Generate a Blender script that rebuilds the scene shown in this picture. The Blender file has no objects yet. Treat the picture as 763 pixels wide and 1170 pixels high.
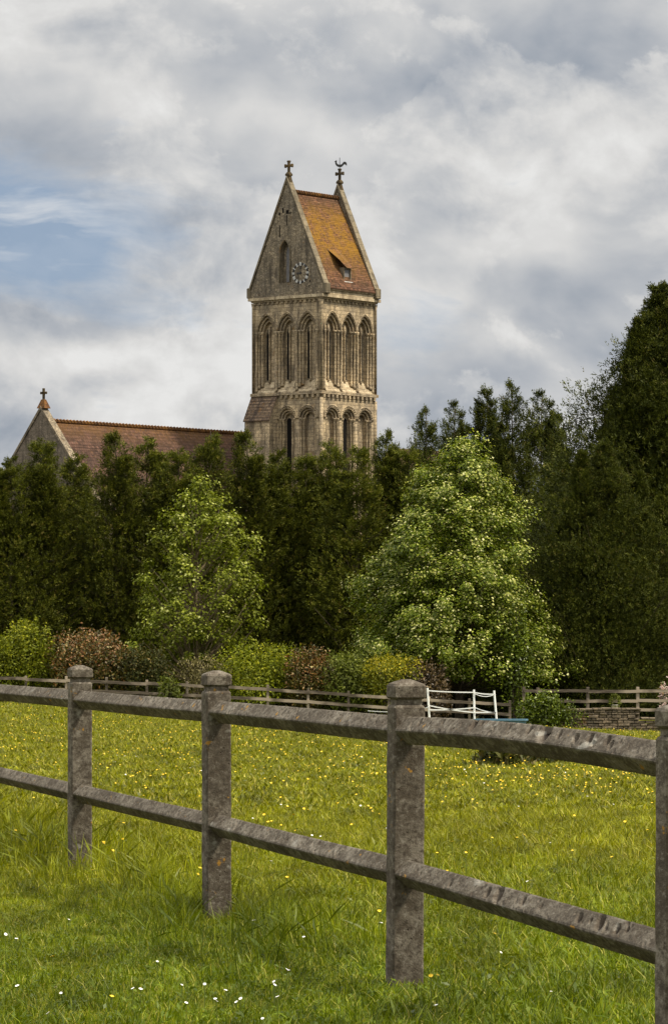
import bpy, math, random
import numpy as np
from mathutils import Vector, noise as mnoise

F = 4300.0            # focal length in photo pixels (763 x 1170 photograph)
CX, HY = 381.5, 731.0 # principal column and horizon row of the photograph
EYE = 1.55
scene = bpy.context.scene
COL = scene.collection
R = math.radians

def W(px, py, Y):
    return ((px - CX) * Y / F, Y, EYE + (HY - py) * Y / F)
def WX(px, Y): return (px - CX) * Y / F
def WZ(py, Y): return EYE + (HY - py) * Y / F

# ------------------------------------------------------------------ ground shape
def sstep(a, b, x):
    t = np.clip((np.asarray(x, float) - a) / (b - a), 0, 1)
    return t * t * (3 - 2 * t)
def ground_z(X, Y):
    X = np.asarray(X, float); Y = np.asarray(Y, float)
    t = np.clip((Y - 28) / 122.0, 0, 1.25)
    t = t * t / (t + 0.06)
    Xc = np.clip(X, -30, 22)
    z = t * (-1.76 - 0.05 * Xc)
    z = z + 0.035 * np.sin(X * 0.9 + Y * 0.23) * np.sin(Y * 0.31 + 1.3) * np.clip((Y - 18) / 20, 0, 1)
    z = z + sstep(150.2, 151.2, Y) * sstep(7.4, 8.4, X) * 0.62
    return z
def gz(x, y): return float(ground_z(x, y))

# ------------------------------------------------------------------ node helpers
class NT:
    def __init__(s, name):
        s.m = bpy.data.materials.new(name); s.m.use_nodes = True
        s.t = s.m.node_tree; s.t.nodes.clear()
        s.out = s.t.nodes.new('ShaderNodeOutputMaterial')
    def n(s, typ, props=None, **ins):
        nd = s.t.nodes.new('ShaderNode' + typ)
        for k, v in (props or {}).items(): setattr(nd, k, v)
        for k, v in ins.items(): s.put(nd, k, v)
        return nd
    def put(s, nd, k, v):
        sock = nd.inputs[int(k[1:])] if (k[0] == 'i' and k[1:].isdigit()) else nd.inputs[k.replace('_', ' ')]
        if isinstance(v, bpy.types.NodeSocket): s.t.links.new(v, sock)
        elif isinstance(v, bpy.types.Node): s.t.links.new(v.outputs[0], sock)
        else:
            if isinstance(v, tuple) and len(v) == 3 and sock.type == 'RGBA': v = (*v, 1)
            sock.default_value = v
    def ramp(s, fac, stops):
        nd = s.t.nodes.new('ShaderNodeValToRGB'); s.put(nd, 'Fac', fac)
        cr = nd.color_ramp
        while len(cr.elements) < len(stops): cr.elements.new(0.5)
        for e, (p, c) in zip(cr.elements, stops):
            e.position = p
            e.color = (c, c, c, 1) if isinstance(c, (int, float)) else (*c, 1)
        return nd.outputs[0]
    def noise(s, vec, scale, detail=4, rough=0.55, dist=0.0):
        nd = s.n('TexNoise', Scale=scale, Detail=detail, Roughness=rough, Distortion=dist)
        s.t.links.new(vec, nd.inputs['Vector']); return nd.outputs[0]
    def mix(s, fac, a, b, mode='MIX'):
        nd = s.n('MixRGB', {'blend_type': mode}); s.put(nd, 'Fac', fac); s.put(nd, 'Color1', a); s.put(nd, 'Color2', b)
        return nd.outputs[0]
    def math(s, op, a, b=0.0, clamp=False):
        nd = s.n('Math', {'operation': op, 'use_clamp': clamp}); s.put(nd, 'i0', a); s.put(nd, 'i1', b); return nd.outputs[0]
    def map(s, vec, scale=(1, 1, 1), rot=(0, 0, 0), loc=(0, 0, 0)):
        nd = s.n('Mapping', Scale=scale, Rotation=rot, Location=loc); s.t.links.new(vec, nd.inputs['Vector']); return nd.outputs[0]
    def obj(s): return s.n('TexCoord').outputs['Object']
    def uv(s): return s.n('TexCoord').outputs['UV']
    def pos(s): return s.n('NewGeometry').outputs['Position']
    def bsdf(s, col, rough=0.85, spec=0.3, bump=None, bstr=0.5, bdist=0.02):
        b = s.n('BsdfPrincipled'); s.put(b, 'Base_Color', col); s.put(b, 'Roughness', rough)
        s.put(b, 'Specular_IOR_Level', spec)
        if bump is not None:
            bn = s.n('Bump', Strength=bstr, Distance=bdist); s.put(bn, 'Height', bump); s.put(b, 'Normal', bn)
        s.t.links.new(b.outputs[0], s.out.inputs[0]); return s.m

def leaf_mat(name, stops, gloss=0.45, spec=0.35, trans=0.25, nscale=1.2, var=0.45):
    """leaf colour follows the random age of each leaf ('tint'), varied from branch to branch"""
    s = NT(name)
    at = s.n('Attribute', {'attribute_name': 'tint'})
    base = s.ramp(at.outputs['Fac'], stops)
    nz = s.noise(s.obj(), nscale, 3)
    v = s.ramp(nz, [(0.3, 1 - var), (0.7, 1 + var * 0.8)])
    oi = s.n('ObjectInfo')
    ov = s.ramp(oi.outputs['Random'], [(0, 0.85), (1, 1.15)])
    col = s.mix(1.0, s.mix(1.0, base, v, 'MULTIPLY'), ov, 'MULTIPLY')
    p = s.n('BsdfPrincipled'); s.put(p, 'Base_Color', col); s.put(p, 'Roughness', gloss); s.put(p, 'Specular_IOR_Level', spec)
    tr = s.n('BsdfTranslucent'); s.put(tr, 'Color', s.mix(1.0, col, (1.1, 1.15, 0.5), 'MULTIPLY'))
    mx = s.n('MixShader'); s.put(mx, 'Fac', trans); s.put(mx, 'i1', p); s.put(mx, 'i2', tr)
    s.t.links.new(mx.outputs[0], s.out.inputs[0])
    return s.m

def stone_mat(name, sand, grey, dark, bw=0.5, bh=0.26, lichen=0.3, mort=0.02, rubble=False, sand_amt=0.5):
    s = NT(name); o = s.obj(); uv = s.uv()
    big = s.noise(o, 0.45, 5, 0.6)
    med = s.noise(o, 2.2, 5, 0.65)
    fine = s.noise(o, 14, 4, 0.7)
    streak = s.noise(s.map(o, (1.6, 1.6, 0.22)), 1.6, 5, 0.65)
    if rubble:
        vo = s.n('TexVoronoi', {'feature': 'DISTANCE_TO_EDGE'}, Scale=3.4)
        s.t.links.new(s.map(uv, (1, 1.5, 1)), vo.inputs['Vector'])
        joint = s.ramp(vo.outputs[0], [(0.0, 0.0), (0.09, 1.0)])
        vc = s.n('TexVoronoi', Scale=3.4); s.t.links.new(s.map(uv, (1, 1.5, 1)), vc.inputs['Vector'])
        tone = s.n('SeparateColor'); s.put(tone, 'i0', vc.outputs['Color'])
        tone = s.ramp(tone.outputs[0], [(0, 0.72), (1, 1.28)])
    else:
        br = s.n('TexBrick', {'offset': 0.5}, Color1=(0.75, 0.75, 0.75), Color2=(1.25, 1.25, 1.25), Mortar=(1, 1, 1),
                 Scale=1.0, Mortar_Size=mort, Mortar_Smooth=0.4, Bias=0.0, Brick_Width=bw, Row_Height=bh)
        s.t.links.new(uv, br.inputs['Vector'])
        joint = s.math('SUBTRACT', 1.0, br.outputs['Fac'])
        tone = br.outputs['Color']
    f1 = s.ramp(s.mix(0.5, big, med), [(sand_amt - 0.12, 0), (sand_amt + 0.12, 1)])
    col = s.mix(f1, sand, grey)
    col = s.mix(1.0, col, tone, 'MULTIPLY')
    col = s.mix(s.ramp(streak, [(0.48, 0), (0.66, 0.85)]), col, dark)
    col = s.mix(s.ramp(fine, [(0.36, 0.75), (0.58, 0.0)]), col, dark)
    col = s.mix(s.ramp(joint, [(0, 0.55), (1, 0)]), col, dark)
    lm = s.math('MULTIPLY', s.ramp(s.noise(o, 0.9, 4, 0.7), [(0.6, 0), (0.72, lichen)]), s.ramp(s.noise(o, 6, 3), [(0.4, 0.2), (0.6, 1)]))
    col = s.mix(lm, col, (0.30, 0.15, 0.03))
    h = s.math('ADD', s.math('MULTIPLY', joint, 0.6), s.math('MULTIPLY', fine, 0.7))
    return s.bsdf(col, 0.92, 0.15, h, 0.8, 0.03)

def tile_mat(name, red, brown, lich, lstops, nave=False):
    s = NT(name); o = s.obj(); uv = s.uv()
    br = s.n('TexBrick', {'offset': 0.5}, Color1=(0.45, 0.47, 0.5), Color2=(1.45, 1.38, 1.3), Mortar=(0.3, 0.3, 0.3),
             Scale=1.0, Mortar_Size=0.016, Mortar_Smooth=0.3, Bias=0.0, Brick_Width=0.24, Row_Height=0.19)
    s.t.links.new(uv, br.inputs['Vector'])
    med = s.noise(o, 1.1, 5, 0.65)
    fine = s.noise(o, 5, 4, 0.7)
    col = s.mix(s.ramp(med, [(0.36, 0), (0.62, 1)]), red, brown)
    col = s.mix(1.0, col, br.outputs['Color'], 'MULTIPLY')
    sep = s.n('SeparateXYZ'); s.put(sep, 'i0', o)
    zf = s.ramp(s.math('MULTIPLY', s.math('SUBTRACT', sep.outputs[2], lstops[0]), 1.0 / lstops[1]), lstops[2])
    lm = s.math('MULTIPLY', zf, s.ramp(s.mix(0.55, med, fine), [(0.385, 0.0), (0.55, 0.92)]))
    lm2 = s.math('MULTIPLY', s.ramp(s.noise(o, 0.6, 3), [(0.55, 0), (0.7, 0.5)]), s.ramp(fine, [(0.45, 0), (0.6, 1)]))
    col = s.mix(s.math('MAXIMUM', lm, lm2), col, lich)
    col = s.mix(s.ramp(s.noise(o, 9, 3), [(0.66, 0), (0.74, 0.5)]), col, (0.3, 0.28, 0.24))
    h = s.math('ADD', s.math('MULTIPLY', br.outputs['Fac'], -1.0), s.math('MULTIPLY', fine, 0.6))
    return s.bsdf(col, 0.9, 0.15, h, 0.9, 0.03)

def plain(name, col, rough=0.7, spec=0.3, var=0.3, scale=12.0, metal=0.0):
    s = NT(name); nz = s.noise(s.obj(), scale, 4, 0.6)
    c = s.mix(1.0, col, s.ramp(nz, [(0.3, 1 - var), (0.7, 1 + var)]), 'MULTIPLY')
    m = s.bsdf(c, rough, spec, nz, 0.3, 0.01)
    return m

# ------------------------------------------------------------------ mesh helpers
class MB:
    def __init__(s): s.v = []; s.f = []
    def add(s, vs, fs):
        b = len(s.v); s.v += [tuple(v) for v in vs]; s.f += [tuple(i + b for i in f) for f in fs]
    def quad(s, a, b, c, d): s.add([a, b, c, d], [(0, 1, 2, 3)])
    def poly(s, pts): s.add(pts, [tuple(range(len(pts)))])
    def box(s, x0, x1, y0, y1, z0, z1):
        vs = [(x0, y0, z0), (x1, y0, z0), (x1, y1, z0), (x0, y1, z0), (x0, y0, z1), (x1, y0, z1), (x1, y1, z1), (x0, y1, z1)]
        s.add(vs, [(0, 3, 2, 1), (4, 5, 6, 7), (0, 1, 5, 4), (1, 2, 6, 5), (2, 3, 7, 6), (3, 0, 4, 7)])
    def cbox(s, x0, x1, y0, y1, z0, z1, c):
        """box with chamfered vertical edges and top/bottom edges"""
        def ring(i, z):
            a0, a1, b0, b1 = x0 + i, x1 - i, y0 + i, y1 - i
            return [(a0 + c, b0, z), (a1 - c, b0, z), (a1, b0 + c, z), (a1, b1 - c, z), (a1 - c, b1, z), (a0 + c, b1, z), (a0, b1 - c, z), (a0, b0 + c, z)]
        s.loft([ring(c * .7, z0), ring(0, z0 + c), ring(0, z1 - c), ring(c * .7, z1)])
    def loft(s, rings, caps=True, close=True):
        n = len(rings[0]); vs = [p for r in rings for p in r]; fs = []
        for i in range(len(rings) - 1):
            for j in range(n if close else n - 1):
                k = (j + 1) % n
                fs.append((i * n + j, i * n + k, (i + 1) * n + k, (i + 1) * n + j))
        if caps:
            fs.append(tuple(range(n - 1, -1, -1))); fs.append(tuple((len(rings) - 1) * n + j for j in range(n)))
        s.add(vs, fs)
    def tube(s, pts, rads, n=8, caps=True):
        pts = [Vector(p) for p in pts]
        if isinstance(rads, (int, float)): rads = [rads] * len(pts)
        rings = []; up = None
        for i, p in enumerate(pts):
            t = (pts[min(i + 1, len(pts) - 1)] - pts[max(i - 1, 0)])
            t = t.normalized() if t.length > 1e-9 else Vector((0, 0, 1))
            if up is None:
                up = t.orthogonal().normalized()
            up = (up - t * up.dot(t)); up = up.normalized() if up.length > 1e-6 else t.orthogonal().normalized()
            sd = t.cross(up)
            rings.append([tuple(p + (up * math.cos(2 * math.pi * k / n) + sd * math.sin(2 * math.pi * k / n)) * rads[i]) for k in range(n)])
        s.loft(rings, caps)
    def lathe(s, cx, cy, prof, n=10):
        s.loft([[(cx + r * math.cos(2 * math.pi * k / n), cy + r * math.sin(2 * math.pi * k / n), z) for k in range(n)] for r, z in prof])
    def build(s, name, mat, parent=None, smooth=False, loc=None):
        me = bpy.data.meshes.new(name); me.from_pydata(s.v, [], s.f); me.update()
        import bmesh
        bm = bmesh.new(); bm.from_mesh(me); bmesh.ops.recalc_face_normals(bm, faces=bm.faces)
        uvl = bm.loops.layers.uv.new('UVMap')
        for f in bm.faces:
            nx, ny, nz = (abs(c) for c in f.normal)
            for l in f.loops:
                c = l.vert.co
                if nz > 0.75: l[uvl].uv = (c.x, c.y)
                elif nx > ny: l[uvl].uv = (c.y, c.z if nz < 0.3 else c.z / max(0.2, math.sqrt(1 - nz * nz)))
                else: l[uvl].uv = (c.x, c.z if nz < 0.3 else c.z / max(0.2, math.sqrt(1 - nz * nz)))
            f.smooth = smooth
        bm.to_mesh(me); bm.free()
        me.materials.append(mat)
        return link(name, me, parent, loc)

def link(name, me, parent=None, loc=None):
    o = bpy.data.objects.new(name, me); COL.objects.link(o)
    if parent is not None: o.parent = parent
    if loc is not None: o.location = loc
    return o
def tag(o, label, cat, group=None, kind=None):
    if label: o['label'] = label
    if cat: o['category'] = cat
    if group: o['group'] = group
    if kind: o['kind'] = kind
    return o
def thing(name, label, cat, loc=(0, 0, 0), rz=0.0, group=None):
    o = bpy.data.objects.new(name, None); COL.objects.link(o)
    o.empty_display_size = 0.2; o.location = loc; o.rotation_euler = (0, 0, rz)
    return tag(o, label, cat, group)

def np_mesh(name, verts, nper, mat, tint=None, smooth=False):
    """mesh made of many separate faces of nper corners each"""
    verts = np.asarray(verts, np.float32).reshape(-1, 3); nf = len(verts) // nper
    me = bpy.data.meshes.new(name)
    me.vertices.add(len(verts)); me.vertices.foreach_set('co', verts.ravel())
    me.loops.add(len(verts)); me.loops.foreach_set('vertex_index', np.arange(len(verts), dtype=np.int32))
    me.polygons.add(nf); me.polygons.foreach_set('loop_start', np.arange(nf, dtype=np.int32) * nper)
    me.update(calc_edges=True)
    if tint is not None:
        a = me.attributes.new('tint', 'FLOAT', 'FACE'); a.data.foreach_set('value', np.asarray(tint, np.float32))
    me.materials.append(mat)
    return me
def nrm(a): return a / np.maximum(np.linalg.norm(a, axis=-1, keepdims=True), 1e-9)
def leaf_quads(P, D, N, L, Wd, cup=0.15):
    """one folded rhombic leaf per point: P base, D along, N facing"""
    D = nrm(D); S = nrm(np.cross(D, N)); U = np.cross(S, D)
    L = np.broadcast_to(np.asarray(L, float), (len(P),))[:, None]; Wd = np.broadcast_to(np.asarray(Wd, float), (len(P),))[:, None]
    mid = P + D * L * 0.45
    return np.stack([P, mid + S * Wd * .5 + U * Wd * cup, P + D * L - U * L * .08, mid - S * Wd * .5 + U * Wd * cup], 1)

def rand_dir(n, r): return nrm(r.normal(0, 1, (n, 3)))
rng = np.random.default_rng(7)
random.seed(7)

# ------------------------------------------------------------------ materials
MAT = {}
MAT['tower_stone'] = stone_mat('tower_limestone', (0.68, 0.525, 0.32), (0.35, 0.285, 0.20), (0.085, 0.068, 0.05), 0.55, 0.27, 0.7, sand_amt=0.49)
MAT['sill_stone'] = stone_mat('pale_limestone', (0.6, 0.5, 0.34), (0.42, 0.34, 0.22), (0.2, 0.15, 0.1), 0.5, 0.3, 0.2, sand_amt=0.55)
MAT['gable_stone'] = stone_mat('rubble_limestone', (0.40, 0.32, 0.21), (0.22, 0.185, 0.14), (0.065, 0.054, 0.042), rubble=True, lichen=0.5, sand_amt=0.48)
MAT['rubble'] = stone_mat('nave_rubble', (0.26, 0.21, 0.16), (0.19, 0.16, 0.125), (0.08, 0.065, 0.05), rubble=True, lichen=0.2)
MAT['coping'] = stone_mat('coping_stone', (0.27, 0.22, 0.145), (0.17, 0.145, 0.105), (0.08, 0.065, 0.045), 0.8, 0.5, 0.8)
MAT['dark_stone'] = stone_mat('weathered_finial_stone', (0.15, 0.10, 0.04), (0.06, 0.05, 0.035), (0.03, 0.026, 0.02), 0.5, 0.5, 0.8)
MAT['buttress_roof'] = stone_mat('stone_slate', (0.30, 0.21, 0.13), (0.15, 0.105, 0.075), (0.04, 0.03, 0.026), 0.4, 0.26, 0.7, mort=0.05)
MAT['tower_tile'] = tile_mat('tower_roof_tile', (0.15, 0.074, 0.046), (0.08, 0.048, 0.036), (0.255, 0.13, 0.014),
                             (0, 1, [(0, 0), (1, 1)]) if False else (28.0, 7.2, [(0.0, 0.05), (0.2, 0.35), (0.45, 1.0), (0.75, 0.85), (0.95, 0.1)]))
MAT['nave_tile'] = tile_mat('nave_roof_tile', (0.11, 0.062, 0.048), (0.07, 0.044, 0.037), (0.17, 0.085, 0.025),
                            (12.0, 5.6, [(0.0, 0.0), (0.7, 0.12), (0.9, 0.55), (1.0, 1.0)]))
MAT['ridge'] = stone_mat('ridge_tile', (0.26, 0.12, 0.025), (0.13, 0.06, 0.03), (0.06, 0.035, 0.02), 0.3, 0.3, 0.8)
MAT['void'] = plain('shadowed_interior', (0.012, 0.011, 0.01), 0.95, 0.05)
MAT['lead'] = plain('grey_louvre', (0.16, 0.155, 0.16), 0.6, 0.3)
MAT['iron'] = plain('blackened_iron', (0.02, 0.02, 0.02), 0.55, 0.4)
MAT['white'] = plain('white_enamel', (0.6, 0.59, 0.56), 0.5, 0.3, 0.2)
MAT['black'] = plain('black_enamel', (0.02, 0.02, 0.022), 0.4, 0.4, 0.1)

def concrete():
    s = NT('weathered_concrete'); o = s.map(s.pos(), (1, 0.42, 1))
    big = s.noise(o, 2.6, 5, 0.65); med = s.noise(o, 13, 6, 0.7); fine = s.noise(o, 120, 4, 0.75)
    col = s.mix(s.ramp(big, [(0.38, 0), (0.62, 1)]), (0.085, 0.070, 0.053), (0.195, 0.170, 0.136))
    col = s.mix(s.ramp(med, [(0.42, 0.8), (0.56, 0)]), col, (0.062, 0.048, 0.034))
    mid_ = s.noise(o, 45, 4, 0.7)
    col = s.mix(s.ramp(mid_, [(0.38, 0.85), (0.49, 0)]), col, (0.05, 0.04, 0.03))
    col = s.mix(s.ramp(mid_, [(0.56, 0), (0.68, 0.5)]), col, (0.30, 0.275, 0.235))
    # oblique dark runs left by the casting boards
    ob = s.noise(s.map(o, (26, 26, 26), (0.7, 0.5, 0.3)), 1.0, 5, 0.7)
    col = s.mix(s.ramp(ob, [(0.62, 0), (0.72, 0.55)]), col, (0.07, 0.055, 0.04))
    pa = s.n('Attribute', {'attribute_name': 'pit'})
    col = s.mix(pa.outputs['Fac'], col, (0.045, 0.033, 0.024))
    col = s.mix(s.ramp(fine, [(0.3, 0.55), (0.5, 0.0), (0.62, 0.0), (0.78, 0.6)]), col, s.ramp(fine, [(0.45, (0.055, 0.045, 0.035)), (0.55, (0.36, 0.34, 0.30))]))
    col = s.mix(s.ramp(s.noise(o, 9, 3, 0.5), [(0.66, 0), (0.72, 0.6)]), col, (0.30, 0.285, 0.25))
    li = s.math('MULTIPLY', s.ramp(s.noise(o, 14.0, 2, 0.5), [(0.69, 0), (0.72, 1)]), s.ramp(s.noise(o, 40, 3), [(0.5, 0), (0.58, 1)]))
    col = s.mix(li, col, (0.30, 0.16, 0.03))
    sp = s.n('TexVoronoi', Scale=26.0); s.t.links.new(o, sp.inputs['Vector'])
    pit = s.ramp(sp.outputs['Distance'], [(0.05, 0.0), (0.14, 1.0)])
    pitm = s.math('MULTIPLY', s.math('SUBTRACT', 1.0, pit), s.ramp(s.noise(o, 5, 2), [(0.5, 0), (0.6, 1)]))
    col = s.mix(pitm, col, (0.06, 0.045, 0.035))
    h = s.math('ADD', s.math('ADD', med, s.math('MULTIPLY', fine, 0.6)), s.math('MULTIPLY', pitm, -1.0))
    return s.bsdf(col, 0.93, 0.15, h, 0.9, 0.008)
MAT['concrete'] = concrete()

def old_wood():
    s = NT('weathered_timber'); o = s.pos()
    gr = s.noise(s.map(o, (2.0, 10, 30)), 1.2, 4, 0.6); b = s.noise(o, 0.7, 3)
    col = s.mix(s.ramp(gr, [(0.35, 0), (0.65, 1)]), (0.05, 0.04, 0.03), (0.13, 0.105, 0.078))
    col = s.mix(s.ramp(b, [(0.48, 0), (0.60, 0.75)]), col, (0.40, 0.33, 0.25))
    return s.bsdf(col, 0.85, 0.2, gr, 0.4, 0.01)
MAT['wood'] = old_wood()
MAT['tape'] = plain('white_plastic', (0.88, 0.88, 0.86), 0.5, 0.4, 0.06)
MAT['blue'] = plain('pale_blue_plastic', (0.09, 0.18, 0.25), 0.45, 0.4, 0.15)
MAT['bark'] = plain('brown_bark', (0.085, 0.068, 0.048), 0.95, 0.1, 0.5, 6)
MAT['pale_bark'] = plain('grey_brown_bark', (0.2, 0.16, 0.10), 0.95, 0.1, 0.4, 6)
MAT['wall_stone'] = stone_mat('field_wall_stone', (0.25, 0.19, 0.125), (0.14, 0.118, 0.09), (0.07, 0.058, 0.042), 2.0, 1.0, 0.5, mort=0.0)
MAT['pot'] = plain('white_glazed_pot', (0.6, 0.57, 0.5), 0.5, 0.4, 0.1)

MAT['conifer'] = leaf_mat('conifer_sprays', [(0.0, (0.024, 0.030, 0.004)), (0.5, (0.062, 0.072, 0.008)), (0.88, (0.15, 0.155, 0.016)), (1.0, (0.19, 0.15, 0.04))], 0.6, 0.12, 0.2, 0.8, 0.4)
MAT['dark_conifer'] = leaf_mat('dark_conifer_sprays', [(0.0, (0.016, 0.024, 0.004)), (0.5, (0.047, 0.058, 0.008)), (0.9, (0.125, 0.135, 0.018)), (1.0, (0.13, 0.105, 0.03))], 0.6, 0.12, 0.15, 0.6, 0.45)
MAT['maple'] = leaf_mat('variegated_maple_leaves', [(0.0, (0.055, 0.085, 0.006)), (0.55, (0.155, 0.20, 0.011)), (0.72, (0.30, 0.335, 0.035)), (0.88, (0.44, 0.44, 0.12)), (1.0, (0.62, 0.60, 0.30))], 0.5, 0.18, 0.28, 0.7, 0.3)
MAT['ash'] = leaf_mat('ash_leaves', [(0.0, (0.075, 0.098, 0.007)), (0.6, (0.175, 0.205, 0.013)), (0.85, (0.29, 0.31, 0.035)), (1.0, (0.50, 0.52, 0.2))], 0.6, 0.1, 0.3, 0.7, 0.3)
MAT['bright_bush'] = leaf_mat('bright_green_leaves', [(0, (0.07, 0.09, 0.005)), (0.6, (0.17, 0.19, 0.008)), (1, (0.34, 0.33, 0.015))], 0.55, 0.15, 0.28, 1.5)
MAT['yellow_bush'] = leaf_mat('golden_leaves', [(0, (0.07, 0.085, 0.008)), (0.5, (0.16, 0.17, 0.012)), (1, (0.40, 0.33, 0.02))], 0.55, 0.15, 0.28, 1.5)
MAT['photinia'] = leaf_mat('photinia_leaves', [(0, (0.035, 0.035, 0.006)), (0.5, (0.095, 0.08, 0.013)), (0.72, (0.16, 0.08, 0.022)), (0.92, (0.23, 0.10, 0.03)), (1, (0.45, 0.37, 0.16))], 0.45, 0.25, 0.15, 1.5)
MAT['olive_bush'] = leaf_mat('olive_leaves', [(0, (0.03, 0.04, 0.01)), (0.6, (0.075, 0.075, 0.015)), (1, (0.16, 0.11, 0.03))], 0.55, 0.15, 0.2, 1.5)
MAT['green_bush'] = leaf_mat('mid_green_leaves', [(0, (0.05, 0.062, 0.008)), (0.6, (0.1, 0.12, 0.014)), (1, (0.24, 0.26, 0.06))], 0.55, 0.15, 0.28, 1.5)
MAT['purple_bush'] = leaf_mat('purple_leaves', [(0, (0.035, 0.025, 0.012)), (0.6, (0.085, 0.055, 0.025)), (1, (0.2, 0.14, 0.06))], 0.45, 0.35, 0.15, 1.5)
MAT['twig_bush'] = leaf_mat('dry_leaves', [(0, (0.07, 0.06, 0.025)), (0.6, (0.16, 0.14, 0.05)), (1, (0.3, 0.25, 0.12))], 0.7, 0.2, 0.2, 1.5)
MAT['ivy'] = leaf_mat('ivy_leaves', [(0, (0.05, 0.075, 0.006)), (0.6, (0.13, 0.175, 0.012)), (1, (0.28, 0.32, 0.03))], 0.4, 0.4, 0.2, 1.5)
MAT['weed'] = leaf_mat('weed_leaves', [(0, (0.03, 0.035, 0.008)), (0.6, (0.075, 0.08, 0.014)), (1, (0.17, 0.12, 0.05))], 0.6, 0.3, 0.25, 1.5)
MAT['pink'] = leaf_mat('pink_blossom', [(0, (0.05, 0.08, 0.02)), (0.5, (0.08, 0.1, 0.03)), (0.52, (0.5, 0.33, 0.32)), (1, (0.7, 0.55, 0.52))], 0.6, 0.3, 0.25, 1.5)

def grass_mat():
    s = NT('meadow_grass')
    at = s.n('Attribute', {'attribute_name': 'tint'})
    p = s.pos()
    big = s.noise(s.map(p, (0.5, 0.16, 0.5)), 1.0, 4, 0.6)
    small = s.noise(s.map(p, (2.2, 0.8, 2.2)), 1.0, 3, 0.6)
    sep = s.n('SeparateXYZ'); s.put(sep, 'i0', p)
    near = s.ramp(s.math('ADD', s.math('MULTIPLY', s.math('SUBTRACT', sep.outputs[1], 14.0), 1 / 22.0), s.math('MULTIPLY', s.math('SUBTRACT', big, 0.5), 0.9)), [(0.15, 0), (0.65, 1)])
    lush = s.ramp(at.outputs['Fac'], [(0, (0.045, 0.075, 0.004)), (0.6, (0.125, 0.172, 0.005)), (0.9, (0.235, 0.275, 0.010)), (1.0, (0.46, 0.42, 0.10))])
    yel = s.ramp(at.outputs['Fac'], [(0, (0.085, 0.098, 0.004)), (0.55, (0.205, 0.217, 0.006)), (0.9, (0.34, 0.33, 0.012)), (1.0, (0.5, 0.43, 0.10))])
    col = s.mix(near, lush, yel)
    col = s.mix(1.0, col, s.ramp(small, [(0.32, 0.55), (0.66, 1.3)]), 'MULTIPLY')
    brown = s.ramp(s.noise(s.map(p, (0.8, 0.35, 0.8), loc=(3.1, 0, 0)), 1.0, 4, 0.6), [(0.64, 0), (0.74, 0.55)])
    col = s.mix(brown, col, (0.16, 0.115, 0.035))
    oi = s.n('ObjectInfo')
    col = s.mix(1.0, col, s.ramp(oi.outputs['Random'], [(0, 0.78), (1, 1.22)]), 'MULTIPLY')
    b = s.n('BsdfPrincipled'); s.put(b, 'Base_Color', col); s.put(b, 'Roughness', 0.45); s.put(b, 'Specular_IOR_Level', 0.2)
    tr = s.n('BsdfTranslucent'); s.put(tr, 'Color', s.mix(1.0, col, (1.2, 1.15, 0.4), 'MULTIPLY'))
    mx = s.n('MixShader'); s.put(mx, 'Fac', 0.3); s.put(mx, 'i1', b); s.put(mx, 'i2', tr)
    s.t.links.new(mx.outputs[0], s.out.inputs[0])
    return s.m
MAT['grass'] = grass_mat()

def ground_mat():
    s = NT('meadow_ground'); p = s.pos()
    n1 = s.noise(p, 0.6, 5, 0.6); n2 = s.noise(p, 8, 5, 0.7)
    col = s.mix(s.ramp(n1, [(0.35, 0), (0.65, 1)]), (0.10, 0.12, 0.012), (0.15, 0.145, 0.015))
    col = s.mix(s.ramp(n2, [(0.4, 0.6), (0.6, 0)]), col, (0.06, 0.055, 0.02))
    sep = s.n('SeparateXYZ'); s.put(sep, 'i0', p)
    soil = s.ramp(s.math('MULTIPLY', s.math('SUBTRACT', sep.outputs[1], 151.5), 1 / 3.0), [(0, 0), (1, 1)])
    col = s.mix(soil, col, s.mix(n2, (0.03, 0.026, 0.018), (0.05, 0.05, 0.02)))
    d = s.n('BsdfDiffuse'); s.put(d, 'Color', col); s.t.links.new(d.outputs[0], s.out.inputs[0]); return s.m

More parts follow.
